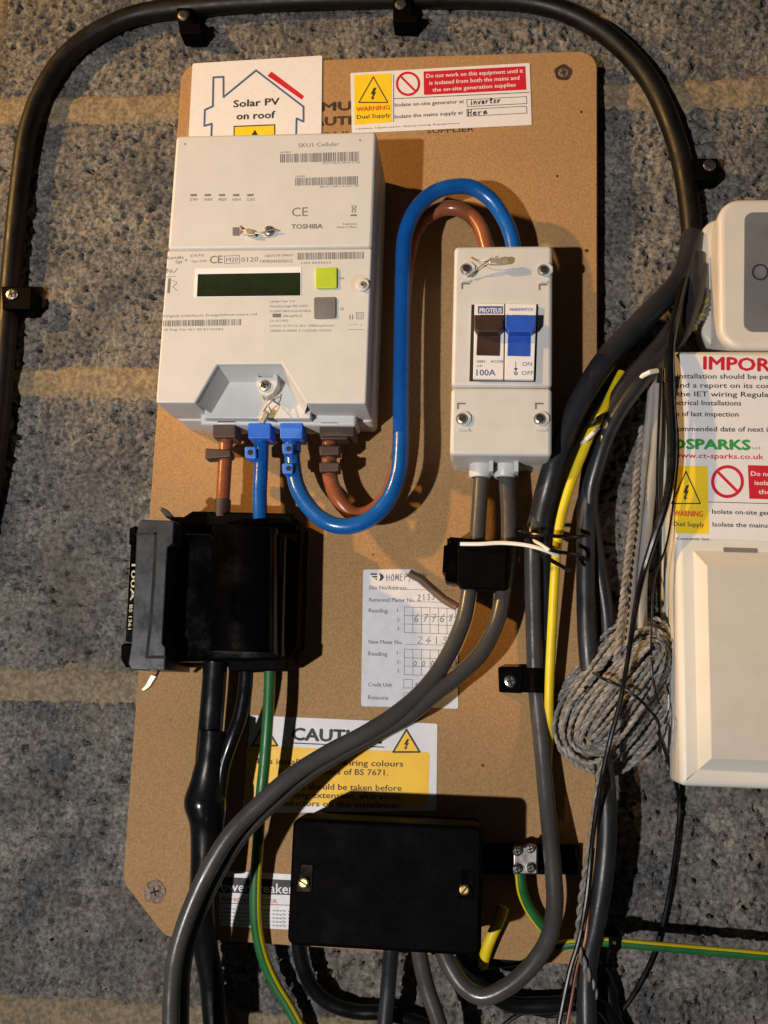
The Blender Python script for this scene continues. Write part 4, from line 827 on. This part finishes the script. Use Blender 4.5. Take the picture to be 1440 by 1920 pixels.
cable('black_tube', 'thin black cable passing behind the clip on the board into the coil', [(1020, 1312, 20), (1050, 1308, 18), (1090, 1300, 17), (1120, 1302, 18)], 1.4, M['bcable'], 'cable', seg=8)

# ---------------------------------------------------------------- white distribution box
WH = 60.0
WT = thing('distribution_box', 'cream plastic consumer unit with a sunken door at the right edge', 'fuse box', (160, -50, 0))
wx0 = 117.5; wx1 = 330; wzt = at(1300, 657, WH)[1]; wzb = at(1340, 1476, WH)[1]
mb = MB(); prism(mb, rpoly(rect(wx0-.5, wx1+2, wzb+14, wzt-1), 3), 0, 26, 1); mb.build('rear_case', M['cream'], WT)
# front cover: frame around a sunken door
dx0, dz0, dz1 = at(1300, 1033, WH)[0]+0, at(1320, 1444, WH)[1], at(1320, 1033, WH)[1]; dx1 = wx1-20
fr0 = rpoly(rect(wx0, wx1, wzb, wzt), 3.5, 5)
mb = MB(); bev = 4.0
o = inset(fr0, bev)
rings = [(fr0, 26.5), (fr0, WH-bev)]+[(inset(fr0, bev*(1-cos(k/4*pi/2))), WH-bev+bev*sin(k/4*pi/2)) for k in range(1, 5)]
vs = []; n = len(fr0)
for q, h in rings: vs += [(x, z, h) for x, z in q]
mb.add(vs, [[r*n+i, r*n+(i+1) % n, (r+1)*n+(i+1) % n, (r+1)*n+i] for r in range(len(rings)-1) for i in range(n)])
ob = rings[-1][0]; hx0, hx1, hz0, hz1 = dx0, dx1, dz0, dz1
xa = min(x for x, z in ob); xb = max(x for x, z in ob); za = min(z for x, z in ob); zb = max(z for x, z in ob)
mb.add([(x, z, WH) for x, z in ob], [], 0, False)
# front face as four strips round the opening, following the rounded outline with the corner fan included in the strips
cor = [(hx0, hz0), (hx1, hz0), (hx1, hz1), (hx0, hz1)]
def quadrant(x, z): return (0 if x < (xa+xb)/2 else 1) if z < (za+zb)/2 else (2 if x > (xa+xb)/2 else 3)
N = len(ob); base = len(mb.v)-N
cidx = len(mb.v); mb.v += [(x, z, WH) for x, z in cor]
for i in range(N):
    j = (i+1) % N; qi = quadrant(*ob[i]); qj = quadrant(*ob[j])
    f = [base+i, base+j, cidx+qj] + ([cidx+qi] if qi != qj else [])
    mb.f.append(f); mb.m.append(0); mb.s.append(False)
mb.build('cover', M['cream'], WT)
# sunken door: sloping sides
DH = WH+7.5
q1 = [(hx0, hz0), (hx1, hz0), (hx1, hz1), (hx0, hz1)]; pL = at(1331, 1300, DH)[0]; pT = at(1380, 1062, DH)[1]; pB = at(1400, 1425, DH)[1]
q2 = [(pL, pB), (hx1-8, pB), (hx1-8, pT), (pL, pT)]
mb = MB(); vs = [(x, z, WH) for x, z in q1]+[(x, z, DH) for x, z in q2]; mb.add(vs, [[i, (i+1) % 4, 4+(i+1) % 4, 4+i] for i in range(4)], 0, False); mb.build('door_surround', M['cream'], WT)
mb = MB(); prism(mb, rect(pL, hx1-8, pB, pT), DH-7, DH+.4, .35); door = mb.build('door', M['cream2'], WT)
mb = MB(); pprism(mb, [(1356, 1026), (1420, 1028), (1420, 1037), (1357, 1035)], WH-2, WH+.6, .5, .3); mb.build('door_catch', M['btn_k'], WT)
# notice stuck to it
t = thing('inspection_notice', 'white inspection notice with red heading stuck to the top of the cream box', 'notice', (wx0+2, 100, WH))
npx = [(1262, 664), (1640, 672), (1640, 1022), (1270, 1008)]
mb = MB(); pprism(mb, npx, WH+.05, WH+.4, .8); mb.build('backing', M['paper'], t)
h = WH+.5; mb = MB(); txt(mb, 'IMPORTANT', (1318, 692), (1560, 700), h, 26, .03)
txt(mb, 'www.ct-sparks.co.uk', (1262, 858), (1432, 861), h, 10, .015); mb.build('red_lettering', M['red'], t)
mb = MB(); noring(mb, (1364, 903), 31, h, 6); mb.build('prohibition_sign', M['red'], t)
mb = MB(); flat(mb, [(1402, 872), (1620, 878), (1620, 942), (1405, 935)], h); mb.build('red_panel', M['red'], t)
mb = MB()
for s, x0_, x1_, y in (('This installation should be periodically inspected and', 1234, 1610, 709), ('tested and a report on its condition obtained, as', 1213, 1590, 726), ('prescribed in the IET wiring Regulations BS 7671', 1160, 1550, 742), ('for Electrical Installations', 1228, 1390, 759), ('Date of last inspection', 1244, 1385, 780), ('Recommended date of next inspection', 1246, 1505, 808)):
    # only the part that lies on the notice: trim letters left of its edge
    tmp = MB(); txt(tmp, s, (x0_, y), (x1_, y+(x1_-x0_)*.008), h, 10, .012)
    xm = at(1263, y, h)[0]; ok = [min(tmp.v[i][0] for i in f) > xm for f in tmp.f]
    mb.add(tmp.v, [f for f, k in zip(tmp.f, ok) if k], 0, False)
bolt_tri(None, mb, (1286, 914), 27, 30, h+.1, 2.2); txt(mb, 'Dual Supply', (1263, 986), (1320, 988), h+.1, 9, .01)
line(mb, [(1328, 941), (1640, 950)], 1.2, h)
txt(mb, 'Isolate on-site generator at', (1335, 963), (1500, 967), h, 9, .012); txt(mb, 'Isolate the mains supply at', (1336, 987), (1500, 991), h, 9, .012)
txt(mb, 'Consumer law', (1268, 1012), (1330, 1013), h, 5); mb.build('lettering', M['ink'], t)
mb = MB(); txt(mb, 'CTDSPARKS', (1212, 840), (1408, 843), h, 19, .05)
xm = at(1263, 835, h)[0]; tmp = MB(); tmp.add(mb.v, [f for f in mb.f if min(mb.v[i][0] for i in f) > xm], 0, False); txt(tmp, 'Ltd', (1411, 842), (1425, 842), h, 5); tmp.build('green_lettering', M['green_ink'], t)
mb = MB(); flat(mb, [(1263, 873), (1327, 874), (1329, 1001), (1267, 1000)], h); mb.build('yellow_block', M['yellow'], t)
mb = MB(); txt(mb, 'WARNING', (1263, 967), (1318, 969), h+.1, 11, .02); mb.build('orange_lettering', M['orred'], t)
mb = MB()
for i, s in enumerate(('Do not work on this equipment', 'isolated from both the mains', 'the on-site generation')): txt(mb, s, (1408+i*7, 892+17*i), (1600-i*8, 897+17*i), h+.1, 9, .015)
mb.build('white_lettering', M['paper'], t)

# ---------------------------------------------------------------- sounder / thermostat
ST = thing('white_sounder', 'rounded white wall unit with a dark grey front window above the cream box', 'wall unit', (210, 300, 0))
mb = MB(); prism(mb, rpoly(P([(1314, 410), (1640, 400), (1640, 654), (1316, 652)], 20), 14, 8), 0, 20, 3, 4); mb.build('back_plate', M['cream2'], ST)
mb = MB(); prism(mb, rpoly(P([(1347, 372), (1660, 368), (1660, 656), (1349, 654)], 46), 15, 10), 16, 46, 4, 5); mb.build('case', M['alarm'], ST)
mb = MB(); prism(mb, rpoly(P([(1396, 398), (1625, 396), (1625, 624), (1394, 622)], 46.4), 6, 8), 45, 46.5, .4); sc = mb.build('window', M['screen'], ST)
mb = MB(); line(mb, [(1425+14*cos(i*pi/12), 510+14*sin(i*pi/12)) for i in range(24)], 3, 46.9, 0, True); mb.build('symbol', M['ink'], ST)
